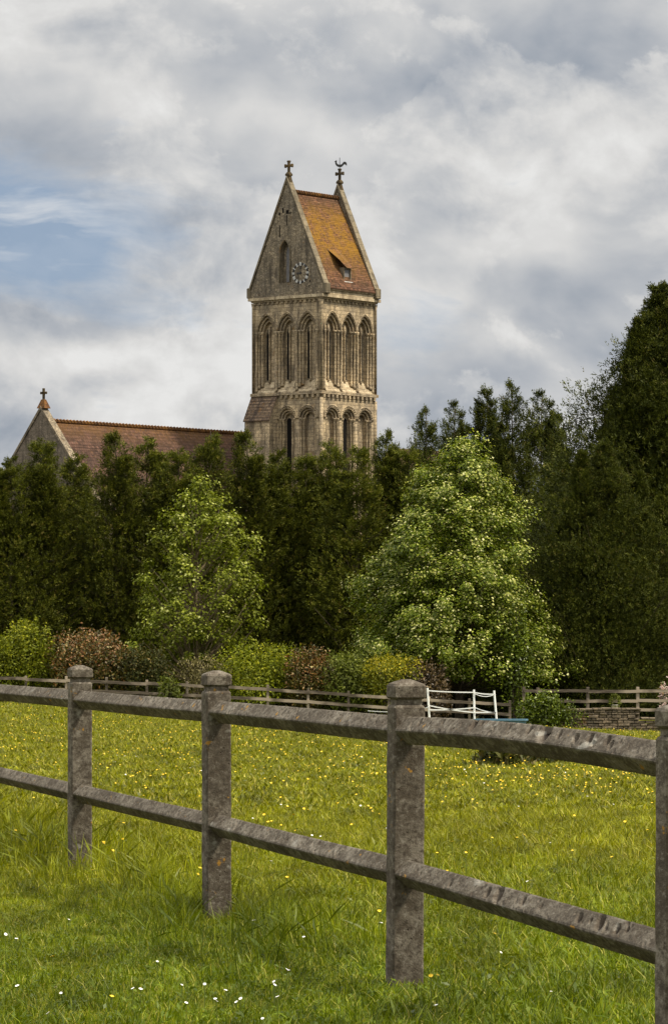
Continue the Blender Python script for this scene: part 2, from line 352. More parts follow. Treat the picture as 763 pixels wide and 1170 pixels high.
# ------------------------------------------------------------------ world: cloudy daylight sky
SUN_DIR = Vector((0.54, -0.20, 0.82)).normalized()
def build_world():
    w = bpy.data.worlds.new('World'); scene.world = w; w.use_nodes = True
    t = w.node_tree; t.nodes.clear()
    s = NT.__new__(NT); s.t = t
    out = t.nodes.new('ShaderNodeOutputWorld'); bg = t.nodes.new('ShaderNodeBackground')
    t.links.new(bg.outputs[0], out.inputs[0]); bg.inputs[1].default_value = 0.1
    sky = t.nodes.new('ShaderNodeTexSky'); sky.sky_type = 'NISHITA'; sky.sun_disc = False
    sky.sun_elevation = math.asin(SUN_DIR.z); sky.sun_rotation = math.atan2(SUN_DIR.x, SUN_DIR.y)
    d = s.n('TexCoord').outputs['Generated']
    sep = s.n('SeparateXYZ'); s.put(sep, 'i0', d)
    X, Y, Z = sep.outputs
    def blob(px, py, sx, sy, amt):
        """a bank of cloud (or a gap) in one direction of the sky"""
        ax, az = (px - CX) / F, (HY - py) / F
        dx = s.math('MULTIPLY', s.math('SUBTRACT', X, ax), F / sx); dz = s.math('MULTIPLY', s.math('SUBTRACT', Z, az), F / sy)
        r2 = s.math('ADD', s.math('MULTIPLY', dx, dx), s.math('MULTIPLY', dz, dz))
        g = s.math('POWER', 2.718, s.math('MULTIPLY', r2, -1.0))
        front = s.math('GREATER_THAN', Y, 0.0)
        return s.math('MULTIPLY', s.math('MULTIPLY', g, amt), front)
    # warped, layered cloud field
    wv = s.n('TexNoise', Scale=9.0, Detail=3.0); t.links.new(d, wv.inputs['Vector'])
    wadd = s.n('VectorMath', {'operation': 'MULTIPLY_ADD'}); s.put(wadd, 'i0', wv.outputs['Color']); s.put(wadd, 'i1', (0.05, 0.05, 0.03)); s.put(wadd, 'i2', d)
    dw = wadd.outputs[0]
    n_big = s.noise(s.map(dw, (1, 1, 1.5), loc=(0.31, 0.0, 0.12)), 9.0, 7, 0.48)
    n_mid = s.noise(s.map(dw, (1, 1, 1.5), loc=(1.7, 0.4, 0.2)), 24.0, 6, 0.46)
    n_hi = s.noise(s.map(dw, (1, 1, 3.2), loc=(0.7, 2.4, 0.9)), 40.0, 6, 0.6)
    lum = s.math('ADD', s.math('MULTIPLY', s.math('ADD', s.math('MULTIPLY', n_big, 0.5), s.math('MULTIPLY', n_mid, 0.5)), 1.15), -0.045)
    n_up = s.noise(s.map(dw, (1, 1, 1.5), loc=(1.7, 0.4, 0.2 + 0.0085 * 1.5)), 24.0, 6, 0.46)
    c1 = s.noise(s.map(dw, (1, 1, 1.3), loc=(0.35, 1.4, 0.6)), 14.0, 9, 0.58)
    c2 = s.noise(s.map(dw, (1, 1, 1.3), loc=(0.35, 1.4, 0.6 + 0.006 * 1.3)), 14.0, 9, 0.58)
    lum = s.math('ADD', lum, s.math('MULTIPLY', s.math('SUBTRACT', n_mid, n_up), 0.4))
    edge = s.math('MULTIPLY', s.math('SUBTRACT', c1, c2), 1.45)
    body = s.ramp(c1, [(0.478, 0.0), (0.505, 0.7), (0.60, 1.0)])
    lum = s.math('ADD', lum, s.math('MULTIPLY', body, s.math('ADD', edge, 0.055)))
    for b in [(150, 90, 260, 90, 0.10), (470, 20, 180, 40, 0.06), (640, 50, 150, 55, -0.13), (690, 20, 120, 30, -0.05), (610, 265, 110, 45, 0.12),
              (400, 160, 110, 45, 0.05), (280, 410, 35, 45, 0.20), (80, 300, 150, 70, -0.09), (120, 170, 150, 30, -0.04), (100, 405, 140, 30, 0.03),
              (440, 385, 60, 40, 0.07), (110, 435, 60, 22, -0.07), (560, 340, 160, 40, -0.05), (250, 250, 100, 60, -0.02), (480, 90, 60, 30, 0.03), (520, 430, 130, 30, -0.02)]:
        lum = s.math('ADD', lum, blob(*b))
    cloud = s.ramp(lum, [(0.24, (3.3, 3.75, 4.4)), (0.36, (4.0, 4.4, 5.0)), (0.46, (5.2, 5.45, 5.85)), (0.55, (6.4, 6.5, 6.65)), (0.67, (8.1, 8.0, 7.85)), (0.80, (9.4, 9.3, 9.1))])
    gap = s.math('ADD', blob(60, 290, 170, 75, 0.44), blob(10, 225, 90, 60, 0.24))
    gap = s.math('ADD', gap, blob(230, 375, 140, 36, 0.18))
    gap = s.math('ADD', gap, blob(480, 390, 90, 55, 0.16))
    gapm = s.ramp(s.math('ADD', gap, s.math('MULTIPLY', s.math('SUBTRACT', s.math('MULTIPLY', s.math('ADD', n_mid, n_hi), 0.5), 0.5), 0.9)), [(0.12, 0), (0.40, 0.8)])
    veil = s.mix(0.75, s.mix(1.0, sky.outputs[0], (0.8, 0.8, 0.8), 'MULTIPLY'), (3.1, 4.5, 6.7))
    col = s.mix(gapm, cloud, veil)
    wis = blob(40, 260, 130, 60, 1.0)
    wisp = s.math('MULTIPLY', s.ramp(s.noise(s.map(dw, (1, 1, 4.5), loc=(0.2, 0.9, 0.33)), 30.0, 5, 0.55), [(0.52, 0), (0.68, 0.85)]), wis)
    col = s.mix(wisp, col, (7.6, 7.9, 8.3))
    # an overcast sky is brighter overhead than near the horizon
    zen = s.ramp(Z, [(0.2, 1.0), (0.75, 2.1)])
    zen = s.math('MULTIPLY', zen, 1.0)
    col = s.mix(1.0, col, s.ramp(Z, [(0.2, (0.295, 0.297, 0.302)), (0.7, (1, 0.97, 0.9))]), 'MULTIPLY')
    col = s.mix(1.0, col, (2.5, 2.5, 2.47), 'MULTIPLY')
    below = s.math('GREATER_THAN', Z, -0.03)
    col = s.mix(below, (1.2, 1.2, 1.0), col)
    t.links.new(col, bg.inputs[0])
build_world()
sl = bpy.data.lights.new('sun', 'SUN'); sl.energy = 4.6; sl.angle = R(5); sl.color = (1.0, 0.9, 0.72)
so = bpy.data.objects.new('sun', sl); COL.objects.link(so); so.location = (30, 0, 60)
so.rotation_euler = SUN_DIR.to_track_quat('Z', 'Y').to_euler()

cam = bpy.data.cameras.new('camera'); co = bpy.data.objects.new('camera', cam); COL.objects.link(co)
co.location = (0, 0, EYE); co.rotation_euler = (R(90), 0, 0)
cam.sensor_width = 36.0; cam.sensor_fit = 'AUTO'; cam.lens = F / 1170 * 36.0; cam.shift_y = (HY - 585.0) / 1170
cam.clip_start = 0.5; cam.clip_end = 8000
scene.camera = co
vs = scene.view_settings; vs.view_transform = 'Standard'; vs.look = 'None'; vs.exposure = 0.2; vs.gamma = 1.0; vs.use_curve_mapping = False

# ------------------------------------------------------------------ ground
def build_ground():
    ys = np.concatenate([np.linspace(-40, 8, 8), np.linspace(9, 60, 103), np.linspace(61, 148, 88), np.linspace(148.5, 156, 31), np.linspace(160, 340, 30), [450, 700, 1200, 2200, 4500]])
    xs = np.concatenate([[-3000, -1200, -400, -150, -80, -50], np.linspace(-35, 35, 176), [50, 80, 150, 400, 1200, 3000]])
    XX, YY = np.meshgrid(xs, ys); ZZ = ground_z(XX, YY)
    v = np.stack([XX, YY, ZZ], -1).reshape(-1, 3); nx = len(xs)
    fs = [(j * nx + i, j * nx + i + 1, (j + 1) * nx + i + 1, (j + 1) * nx + i) for j in range(len(ys) - 1) for i in range(nx - 1)]
    me = bpy.data.meshes.new('ground'); me.from_pydata([tuple(p) for p in v], [], fs); me.update()
    for p in me.polygons: p.use_smooth = True
    me.materials.append(ground_mat())
    o = link('ground', me); tag(o, 'grassy paddock ground sloping gently away', 'ground', kind='structure')
build_ground()

# ------------------------------------------------------------------ grass, flowers
def blade_strip(base, lean, h, w, tw):
    """(n,...) -> two quads per blade, curved; returns verts (n*2,4,3)"""
    n = len(base)
    side = np.stack([np.cos(tw), np.sin(tw), np.zeros(n)], 1) * w[:, None] * .5
    up = np.array([0, 0, 1.0])
    m = base + up * (h * .6)[:, None] + lean * 0.35
    tp = base + up * (h * .95)[:, None] + lean
    q1 = np.stack([base - side, base + side, m + side * .8, m - side * .8], 1)
    q2 = np.stack([m - side * .8, m + side * .8, tp + side * .12, tp - side * .12], 1)
    return np.stack([q1, q2], 1).reshape(-1, 4, 3)
def tuft(name, nb, rad, h0, h1, w0, w1, dry, seed, flop=0.5):
    r = np.random.default_rng(seed)
    a = r.uniform(0, 2 * np.pi, nb); rr = rad * np.sqrt(r.uniform(0, 1, nb))
    base = np.stack([rr * np.cos(a), rr * np.sin(a), np.full(nb, -0.01)], 1)
    h = r.uniform(h0, h1, nb); b = r.uniform(0, 2 * np.pi, nb)
    lean = np.stack([np.cos(b), np.sin(b), np.zeros(nb)], 1) * (h * r.uniform(0.1, flop, nb))[:, None]
    V = blade_strip(base, lean, h, r.uniform(w0, w1, nb), r.uniform(0, np.pi, nb))
    t = r.uniform(0, 0.93, nb); t[r.uniform(0, 1, nb) < dry] = 1.0
    # a few flat broad leaves (clover, plantain, dock) among the blades
    nl = max(3, nb // 9); a = r.uniform(0, 6.28, nl); q = rad * r.uniform(0, 1, nl)
    Pb = np.stack([q * np.cos(a), q * np.sin(a), r.uniform(.3, .9, nl) * h0 + .012], 1); dd = rand_dir(nl, r); dd[:, 2] = np.abs(dd[:, 2]) * .5
    nn = rand_dir(nl, r) * .5 + np.array([0, 0, 1.0])
    B = leaf_quads(Pb, dd, nn, (h0 + h1) * r.uniform(.25, .5, nl), w1 * r.uniform(1.6, 3.2, nl), .1)
    return np_mesh(name, np.concatenate([V, B]), 4, MAT['grass'], np.concatenate([np.repeat(t, 2), r.uniform(0, .5, nl)]))

gcol = bpy.data.collections.new('grass_tufts')
for i in range(4):
    gcol.objects.link(bpy.data.objects.new('tuft_a%d' % i, tuft('short_tuft', 52, 0.12, 0.02, 0.072, 0.003, 0.007, 0.06, 100 + i, 0.9)))
for i in range(2):
    gcol.objects.link(bpy.data.objects.new('tuft_b%d' % i, tuft('mid_tuft', 34, 0.12, 0.05, 0.14, 0.003, 0.0065, 0.08, 110 + i, 0.8)))
for i in range(2):
    gcol.objects.link(bpy.data.objects.new('tuft_c%d' % i, tuft('tall_tuft', 26, 0.11, 0.14, 0.32, 0.003, 0.006, 0.04, 120 + i, 0.6)))
for i in range(2):
    gcol.objects.link(bpy.data.objects.new('tuft_d%d' % i, tuft('far_tuft', 46, 0.2, 0.03, 0.09, 0.009, 0.016, 0.07, 130 + i, 1.0)))

def lowfreq(x, y, s):
    return 0.5 + 0.25 * (np.sin(x * 1.7 * s + 1.3 * np.sin(y * 0.9 * s)) + np.sin(y * 1.1 * s + 1.7 * np.sin(x * 1.3 * s + 2)))

FENCE = [(-3.80, 33.8), (-2.75, 29.5), (-1.70, 25.2), (-0.65, 20.9), (0.31, 16.6), (1.14, 12.4), (1.90, 8.2)]
def fence_dist(x, y):
    dmin = np.full(len(x), 1e9)
    for (ax, ay), (bx, by) in zip(FENCE[:-1], FENCE[1:]):
        vx, vy = bx - ax, by - ay
        t = np.clip(((x - ax) * vx + (y - ay) * vy) / (vx * vx + vy * vy), 0, 1)
        dmin = np.minimum(dmin, np.hypot(x - ax - t * vx, y - ay - t * vy))
    return dmin

def scatter(y0, y1, dens, margin):
    n = int((y1 - y0) * (2 * (0.092 * y1 + margin)) * dens)
    y = rng.uniform(y0, y1, n); x = rng.uniform(-1, 1, n) * (0.092 * y1 + margin)
    k = np.abs(x) < 0.092 * y + margin
    return x[k], y[k]

def build_grass():
    px, py, idx, scl = [], [], [], []
    for y0, y1, dens, mg, sc, far in [(11.5, 22, 120, 1.6, 1.0, 0), (22, 34, 75, 1.8, 1.15, 0), (34, 60, 52, 2, 1.1, 1), (60, 100, 22, 2.5, 1.4, 1), (100, 150, 10, 4, 1.8, 1)]:
        x, y = scatter(y0, y1, dens, mg)
        if y1 > 100:
            k = (y < 149.2); x, y = x[k], y[k]
        n = len(x); u = rng.uniform(0, 1, n); hf = lowfreq(x, y * 0.5, 0.9)
        fd = fence_dist(x, y)
        if far:
            ii = np.where(u < 0.72, rng.integers(8, 10, n), np.where(u < 0.9 + 0.06 * hf, rng.integers(0, 4, n), rng.integers(4, 6, n)))
            sz = sc * rng.uniform(0.7, 1.25, n)
        else:
            ii = np.where(u < 0.86 - 0.22 * hf, rng.integers(0, 4, n), rng.integers(4, 6, n))
            sz = sc * rng.uniform(0.7, 1.15, n) * (0.7 + 0.5 * hf)
            tall = (fd < 0.5) & (y > 18.6) & (rng.uniform(0, 1, n) < 0.35 * np.exp(-(fd / 0.22) ** 2) + 0.05)
            ii = np.where(tall, rng.integers(6, 8, n), ii)
            lush = (x < -0.35 + (y - 17) * 0.02) & (y > 16.3) & (y < 27) & (fd < 0.75) & (rng.uniform(0, 1, n) < np.where(y > 22.5, 0.03, 0.15))
            ii = np.where(lush, rng.integers(4, 8, n), ii)
            low = (np.abs(x - 0.26) < 0.5) & (np.abs(y - 16.6) < 0.9)
            ii = np.where(low, rng.integers(0, 4, n), ii)
        px.append(x); py.append(y); idx.append(ii); scl.append(sz)
    # long grass against each post
    for (fx, fy), k, mx in zip(FENCE[:-1], (60, 90, 80, 110, 26, 60), (7, 8, 8, 8, 6, 7)):
        a = rng.uniform(0, 2 * np.pi, k); rr = 0.085 + np.abs(rng.normal(0, 0.13, k))
        px.append(fx + rr * np.cos(a) - 0.02); py.append(fy + rr * np.sin(a) * 1.4)
        idx.append(rng.integers(4, mx, k)); scl.append(rng.uniform(0.4, 0.75, k))
    # rank grass at the foot of the stone wall
    n = 110; x = rng.uniform(6.0, 17, n)
    px.append(x); py.append(rng.uniform(147.6, 148.75, n)); idx.append(rng.integers(4, 6, n)); scl.append(rng.uniform(0.8, 1.6, n))
    px = np.concatenate(px); py = np.concatenate(py); idx = np.concatenate(idx); scl = np.concatenate(scl)
    fr = np.zeros(len(px), bool)
    for fx, fy in (FENCE[2], FENCE[3]): fr |= (np.abs(px - fx * py / fy) < .13) & (py < fy) & (py > fy - 2.2)
    fr &= rng.uniform(0, 1, len(px)) < .8
    idx = np.where(fr & (idx >= 4), rng.integers(0, 4, len(px)), idx); scl = np.where(fr, scl * .8, scl)
    # nothing grows through a post
    keep = np.ones(len(px), bool)
    for fx, fy in FENCE: keep &= ~((np.abs(px - fx) < 0.075) & (np.abs(py - fy) < 0.075))
    px, py, idx, scl = px[keep], py[keep], idx[keep], scl[keep]
    n = len(px)
    co_ = np.stack([px, py, ground_z(px, py)], 1).astype(np.float32)
    me = bpy.data.meshes.new('grass'); me.vertices.add(n); me.vertices.foreach_set('co', co_.ravel())
    a = me.attributes.new('tuft_index', 'INT', 'POINT'); a.data.foreach_set('value', idx.astype(np.int32))
    a = me.attributes.new('tuft_scale', 'FLOAT', 'POINT'); a.data.foreach_set('value', scl.astype(np.float32))
    rot = np.zeros((n, 3), np.float32); rot[:, 2] = rng.uniform(0, 6.28, n); rot[:, 0] = rng.normal(0, 0.12, n); rot[:, 1] = rng.normal(0, 0.12, n)
    a = me.attributes.new('tuft_rot', 'FLOAT_VECTOR', 'POINT'); a.data.foreach_set('vector', rot.ravel())
    me.materials.append(MAT['grass'])
    o = link('grass', me); tag(o, 'meadow grass covering the paddock on both sides of the concrete fence', 'grass', kind='stuff')
    ng = bpy.data.node_groups.new('grass_scatter', 'GeometryNodeTree')
    ng.interface.new_socket('Geometry', in_out='INPUT', socket_type='NodeSocketGeometry')
    ng.interface.new_socket('Geometry', in_out='OUTPUT', socket_type='NodeSocketGeometry')
    gi = ng.nodes.new('NodeGroupInput'); go = ng.nodes.new('NodeGroupOutput')
    m2p = ng.nodes.new('GeometryNodeMeshToPoints')
    ci = ng.nodes.new('GeometryNodeCollectionInfo'); ci.inputs['Collection'].default_value = gcol
    ci.inputs['Separate Children'].default_value = True; ci.inputs['Reset Children'].default_value = True
    io = ng.nodes.new('GeometryNodeInstanceOnPoints'); io.inputs['Pick Instance'].default_value = True
    def na(nm, ty):
        x = ng.nodes.new('GeometryNodeInputNamedAttribute'); x.data_type = ty; x.inputs['Name'].default_value = nm
        return [s_ for s_ in x.outputs if s_.enabled][0]
    L = ng.links.new
    L(gi.outputs[0], m2p.inputs[0]); L(m2p.outputs[0], io.inputs['Points']); L(ci.outputs[0], io.inputs['Instance'])
    L(na('tuft_index', 'INT'), io.inputs['Instance Index']); L(na('tuft_scale', 'FLOAT'), io.inputs['Scale'])
    L(na('tuft_rot', 'FLOAT_VECTOR'), io.inputs['Rotation']); L(io.outputs[0], go.inputs[0])
    md = o.modifiers.new('scatter', 'NODES'); md.node_group = ng
build_grass()

def flower_mesh(name, x, y, hgt, rad, petals, mat, cup):
    n = len(x); z = ground_z(x, y) + hgt
    c = np.stack([x, y, z], 1)
    tilt = rng.normal(0, 0.35, (n, 2)); up = nrm(np.stack([tilt[:, 0], tilt[:, 1] - 0.25, np.ones(n)], 1))
    e1 = nrm(np.cross(up, np.array([0.3, 1, 0.1]))); e2 = np.cross(up, e1)
    Q = []
    for k in range(petals):
        a = 2 * np.pi * k / petals + rng.uniform(-.1, .1, n)
        d = e1 * np.cos(a)[:, None] + e2 * np.sin(a)[:, None]; s_ = np.cross(up, d)
        r_ = rad[:, None]; w_ = r_ * math.tan(math.pi / petals) * 0.95
        Q.append(np.stack([c, c + d * r_ * .65 + up * r_ * cup * .5 + s_ * w_, c + d * r_ + up * r_ * cup, c + d * r_ * .65 + up * r_ * cup * .5 - s_ * w_], 1))
    Q = np.concatenate(Q)
    tint = np.full(len(Q), 0.8)
    sd = np.stack([np.full(n, 0.0016), np.zeros(n), np.zeros(n)], 1)
    g = np.stack([x, y, ground_z(x, y)], 1)
    st = np.stack([g - sd, g + sd, c + sd, c - sd], 1)
    me = np_mesh(name, np.concatenate([Q, st]), 4, mat, np.concatenate([tint, np.zeros(n)]))
    return me

def two_tone(name, head, stem):
    s = NT(name); at = s.n('Attribute', {'attribute_name': 'tint'})
    c = s.mix(s.math('GREATER_THAN', at.outputs['Fac'], 0.5), stem, head)
    return s.bsdf(c, 0.45, 0.4)
def build_flowers():
    X, Y = [], []
    for y0, y1, dens, mg in [(14, 22, 0.5, 1.5), (22, 34, 4.2, 1.5), (34, 60, 3.6, 2), (60, 100, 2.6, 2.5), (100, 145, 1.1, 3)]:
        x, y = scatter(y0, y1, dens * 0.75, mg)
        p = lowfreq(x + 3, y * 0.35, 0.55) * lowfreq(x * 2.2, y * 0.8 + 5, 0.8)
        k = rng.uniform(0, 1, len(x)) < np.clip(p * 2.0, 0.05, 1)
        X.append(x[k]); Y.append(y[k])
    # the thickest drifts
    for px_, py_, n, sx, sy in [(600, 905, 160, 1.6, 5), (640, 930, 70, 1.2, 3), (300, 850, 60, 2.0, 7), (60, 835, 50, 2.0, 8), (330, 905, 45, 1.1, 4), (700, 900, 60, 1.2, 4)]:
        yy = 1.9 * F / (py_ - HY); X.append(rng.normal(WX(px_, yy), sx, n)); Y.append(rng.normal(yy, sy, n))
    x = np.concatenate(X); y = np.concatenate(Y)
    k = (y > 13.5) & (y < 147); x, y = x[k], y[k]
    o = link('buttercups', flower_mesh('buttercups', x, y, rng.uniform(0.10, 0.2, len(x)) + 0.0004 * y, rng.uniform(0.007, 0.011, len(x)) + 0.00005 * y, 5, two_tone('buttercup_yellow', (0.78, 0.52, 0.012), (0.1, 0.13, 0.02)), 0.45))
    tag(o, 'yellow buttercups scattered through the paddock grass', 'flowers', kind='stuff')
    # daisies: near the bottom of the picture and a sprinkling beyond
    pts = [(70, 1139), (152, 1139), (161, 1134), (208, 1137), (234, 1138), (244, 1138), (258, 1138), (246, 1147), (248, 1158), (213, 1154), (314, 1138), (313, 1133), (317, 1152), (328, 1120), (330, 1112),
           (180, 1110), (498, 1157), (572, 1093), (160, 1085), (7, 1078), (53, 1080), (290, 1060), (120, 1120), (300, 1166), (55, 1168), (215, 1128), (270, 1150), (275, 1143), (20, 1138), (340, 1160), (602, 1010), (628, 965), (310, 985), (480, 955), (545, 910), (700, 1030)]
    x, y = [], []
    for a, b in pts:
        yy = (EYE - 0.07) * F / (b - HY)
        if yy < 29: x.append(WX(a, yy)); y.append(yy)
    xx, yy = scatter(15.2, 60, 0.18, 1.5)
    x = np.concatenate([x, xx]); y = np.concatenate([y, yy])
    o = link('daisies', flower_mesh('daisies', x, y, rng.uniform(0.075, 0.12, len(x)), rng.uniform(0.0055, 0.009, len(x)) + 0.00008 * y, 8, two_tone('daisy_white', (0.82, 0.8, 0.78), (0.1, 0.13, 0.02)), 0.15))
    tag(o, 'small white daisies dotted in the near grass', 'flowers', kind='stuff')
build_flowers()

# ------------------------------------------------------------------ concrete fence in front
def build_fence():
    root = thing('concrete_fence', 'weathered grey concrete post and double rail fence running across the front of the paddock', 'fence', (0.31, 16.6, 0))
    ox, oy = 0.31, 16.6
    tops = [1.39, 1.385, 1.38, 1.38, 1.376, 1.345, 1.34]
    for i, (x, y) in enumerate(FENCE):
        a, b = FENCE[max(i - 1, 0)], FENCE[min(i + 1, len(FENCE) - 1)]
        ang = math.atan2(b[1] - a[1], b[0] - a[0]) + math.pi / 2
        h = tops[i]; hw = 0.07; r = random.Random(i)
        m = MB(); c = 0.008
        def ring(w, z, j=0.0):
            return [(sx * (w - cc[0]) + r.uniform(-j, j), sy * (w - cc[1]) + r.uniform(-j, j), z) for sx, sy, cc in
                    ((-1, -1, (c, 0)), (1, -1, (c, 0)), (1, -1, (0, c)), (1, 1, (0, c)), (1, 1, (c, 0)), (-1, 1, (c, 0)), (-1, 1, (0, c)), (-1, -1, (0, c)))]
        zs = [-0.35] + [0.0 + k * (h - 0.125) / 14 for k in range(15)]
        m.loft([ring(hw, z, 0.0016) for z in zs] + [ring(hw - 0.006, h - 0.115), ring(hw - 0.012, h - 0.113)])
        p = m.build('post', MAT['concrete'], root, loc=(x - ox, y - oy, 0)); p.rotation_euler.z = ang + r.uniform(-.02, .02)
        p.rotation_euler.x = r.uniform(-.006, .006); p.rotation_euler.y = r.uniform(-.006, .006)
        m = MB()
        m.loft([ring(hw - 0.012, h - 0.118), ring(hw - 0.011, h - 0.088), ring(hw - 0.002, h - 0.084, .001), ring(hw + 0.0035, h - 0.078, .0015), ring(hw + 0.0035, h - 0.03, .0015),
                ring(hw - 0.003, h - 0.02, .001), ring(0.03, h - 0.004, .001), ring(0.016, h)])
        m.build('cap', MAT['concrete'], p)
    # rails: diamond section, worn and pitted
    pits = {(4, 0): [(0.33, .30, .030, .012), (0.36, .26, .012, .008), (0.545, .34, .02, .012), (0.60, .30, .05, .02), (0.615, .45, .02, .012), (0.655, .42, .018, .010), (0.715, .5, .02, .011), (0.755, .40, .022, .013),
                     (0.81, .38, .018, .011), (0.83, .6, .016, .012), (0.775, .62, .012, .008), (0.10, .4, .02, .008), (0.2, .3, .015, .007), (0.47, .3, .014, .007)],
            (4, 1): [(0.40, .55, .024, .012), (0.44, .5, .035, .016), (0.53, .45, .02, .009), (0.725, .5, .022, .011), (0.79, .45, .03, .02), (0.815, .55, .014, .009), (0.845, .5, .02, .015), (0.25, .6, .018, .006), (0.87, .4, .014, .008)]}
    for i in range(len(FENCE) - 1):
        for lv, zc in enumerate((1.15, 0.522)):
            a = Vector((*FENCE[i], zc)); b = Vector((*FENCE[i + 1], zc - (0.006 if i == 4 else 0)))
            L = (b - a).length; t = (b - a).normalized(); side = Vector((t.y, -t.x, 0)) # to the left seen from the camera when walking towards it
            if side.x > 0: side = -side
            up = Vector((0, 0, 1)); hd = 0.0645; nl = int(L / 0.013); prof = []
            # profile ring, starting at top, going over the camera-side faces
            corners = [(0, 1), (1, 0), (0, -1), (-1, 0)]; per = 9
            for k in range(4):
                p0, p1 = corners[k], corners[(k + 1) % 4]
                for q in range(per):
                    f = q / per; prof.append((p0[0] * (1 - f) + p1[0] * f, p0[1] * (1 - f) + p1[1] * f, k + f))
            rd = random.Random(50 + i * 2 + lv)
            extra = [(rd.uniform(.03, .97), rd.uniform(.1, .9), rd.uniform(.004, .011), rd.uniform(.002, .006)) for _ in range(60)]
            pl = pits.get((i, lv), []) + extra
            rings = []; pitw = []
            bow = 0.02 if (i, lv) == (4, 0) else rd.uniform(-0.004, 0.004)
            for j in range(nl + 1):
                s = j / nl; c = a.lerp(b, s) + up * bow * 4 * s * (1 - s)
                ring = []
                for (sx, sz, kf) in prof:
                    sharp = abs(kf - round(kf))
                    rs = hd * (1 - 0.05 * math.exp(-(sharp / 0.06) ** 2))
                    p = c + side * sx * rs + up * sz * rs
                    nv = (side * (1 if sx > 0 else -1 if sx < 0 else 0) + up * (1 if sz > 0 else -1 if sz < 0 else 0)).normalized()
                    nz = mnoise.fractal(p * 9, 1.0, 2.0, 4) * 0.0011 + mnoise.noise(p * 70) * 0.0012
                    d = nz; pw = 0.0
                    if kf < 1.3:
                        for (ps, pf, pr, pd) in pl:
                            da = (s - ps) * L
                            da *= 0.55
                            if abs(da) < 0.09:
                                db = (kf - pf) * hd * 1.41
                                u_ = da * 0.7 + db * 0.7; w_ = -da * 0.7 + db * 0.7
                                rr = math.hypot(u_ / (pr * 1.6), w_ / (pr * 0.75))
                                if rr < 1.2: q_ = float(1 - sstep(0.4, 1.1, rr)); d -= 1.5 * pd * q_; pw = max(pw, q_ * min(1, pd / .009))
                    ring.append(tuple(p + nv * d - Vector((ox, oy, 0)))); pitw.append(pw)
                rings.append(ring)
            m = MB(); m.loft(rings)
            me_o = m.build('rail', MAT['concrete'], root)
            a_ = me_o.data.attributes.new('pit', 'FLOAT', 'POINT'); a_.data.foreach_set('value', np.array(pitw, np.float32))
build_fence()

# ------------------------------------------------------------------ church
U = Vector((0.6215, 0.7834, 0)); V = Vector((-0.7834, 0.6215, 0)); RZ = math.atan2(U.y, U.x)
P0 = Vector(((367 - CX) * 280 / F, 280, 0))
def church_px(u, v, z):
    p = P0 + U * u + V * v
    return CX + p.x * F / p.y, HY - (z - EYE) * F / p.y

def arch_curve(hw, spring, rise, pointed, n=12):
    """left springing -> right springing, as (a, z)"""
    pts = []
    if pointed:
        # two arcs meeting at an apex: centre offset so that apex is rise above the springing
        r = (hw * hw + rise * rise) / (2 * hw)
        th = math.asin(min(1, rise / r))
        for k in range(n // 2 + 1):
            t = th * k / (n // 2); pts.append((-hw + r - r * math.cos(t), spring + r * math.sin(t)))
        for k in range(n // 2 - 1, -1, -1):
            t = th * k / (n // 2); pts.append((hw - r + r * math.cos(t), spring + r * math.sin(t)))
    else:
        for k in range(n + 1):
            t = math.pi * k / n; pts.append((-hw * math.cos(t), spring + rise * math.sin(t)))
    return pts

def slab(m, T, a0, a1, z0, z1, d0, d1, holes, sill):
    """front sheet at depth d0 with arched holes (centre, half width, springing, rise, pointed), with reveals back to d1"""
    cuts = [a0]
    for i in range(len(holes) - 1): cuts.append((holes[i][0] + holes[i + 1][0]) / 2)
    cuts.append(a1)
    for i, (ac, hw, sp, ri, pt) in enumerate(holes):
        l, r = cuts[i], cuts[i + 1]
        cur = [(ac + a, z) for a, z in arch_curve(hw, sp, ri, pt)]
        q = lambda a, z, d=d0: T(a, d, z)
        m.quad(q(l, z0), q(ac - hw, z0), q(ac - hw, sp), q(l, sp))
        m.quad(q(ac + hw, z0), q(r, z0), q(r, sp), q(ac + hw, sp))
        if sill > z0: m.quad(q(ac - hw, z0), q(ac + hw, z0), q(ac + hw, sill), q(ac - hw, sill))
        top = [(l, sp)] + cur[1:-1] + [(r, sp)]
        n = len(cur)
        m.poly([q(l, sp), q(ac - hw, sp), q(l, z1)])
        m.poly([q(ac + hw, sp), q(r, sp), q(r, z1)])
        tl = [l + (r - l) * k / (n - 1) for k in range(n)]
        for k in range(n - 1):
            m.quad(q(*cur[k]), q(*cur[k + 1]), q(tl[k + 1], z1), q(tl[k], z1))
        path = [(ac - hw, sill)] + cur + [(ac + hw, sill)]
        for (pa, pz), (qa, qz) in zip(path[:-1], path[1:]):
            m.quad(T(pa, d0, pz), T(qa, d0, qz), T(qa, d1, qz), T(pa, d1, pz))
        m.quad(T(ac - hw, d0, sill), T(ac + hw, d0, sill), T(ac + hw, d1, sill), T(ac - hw, d1, sill))

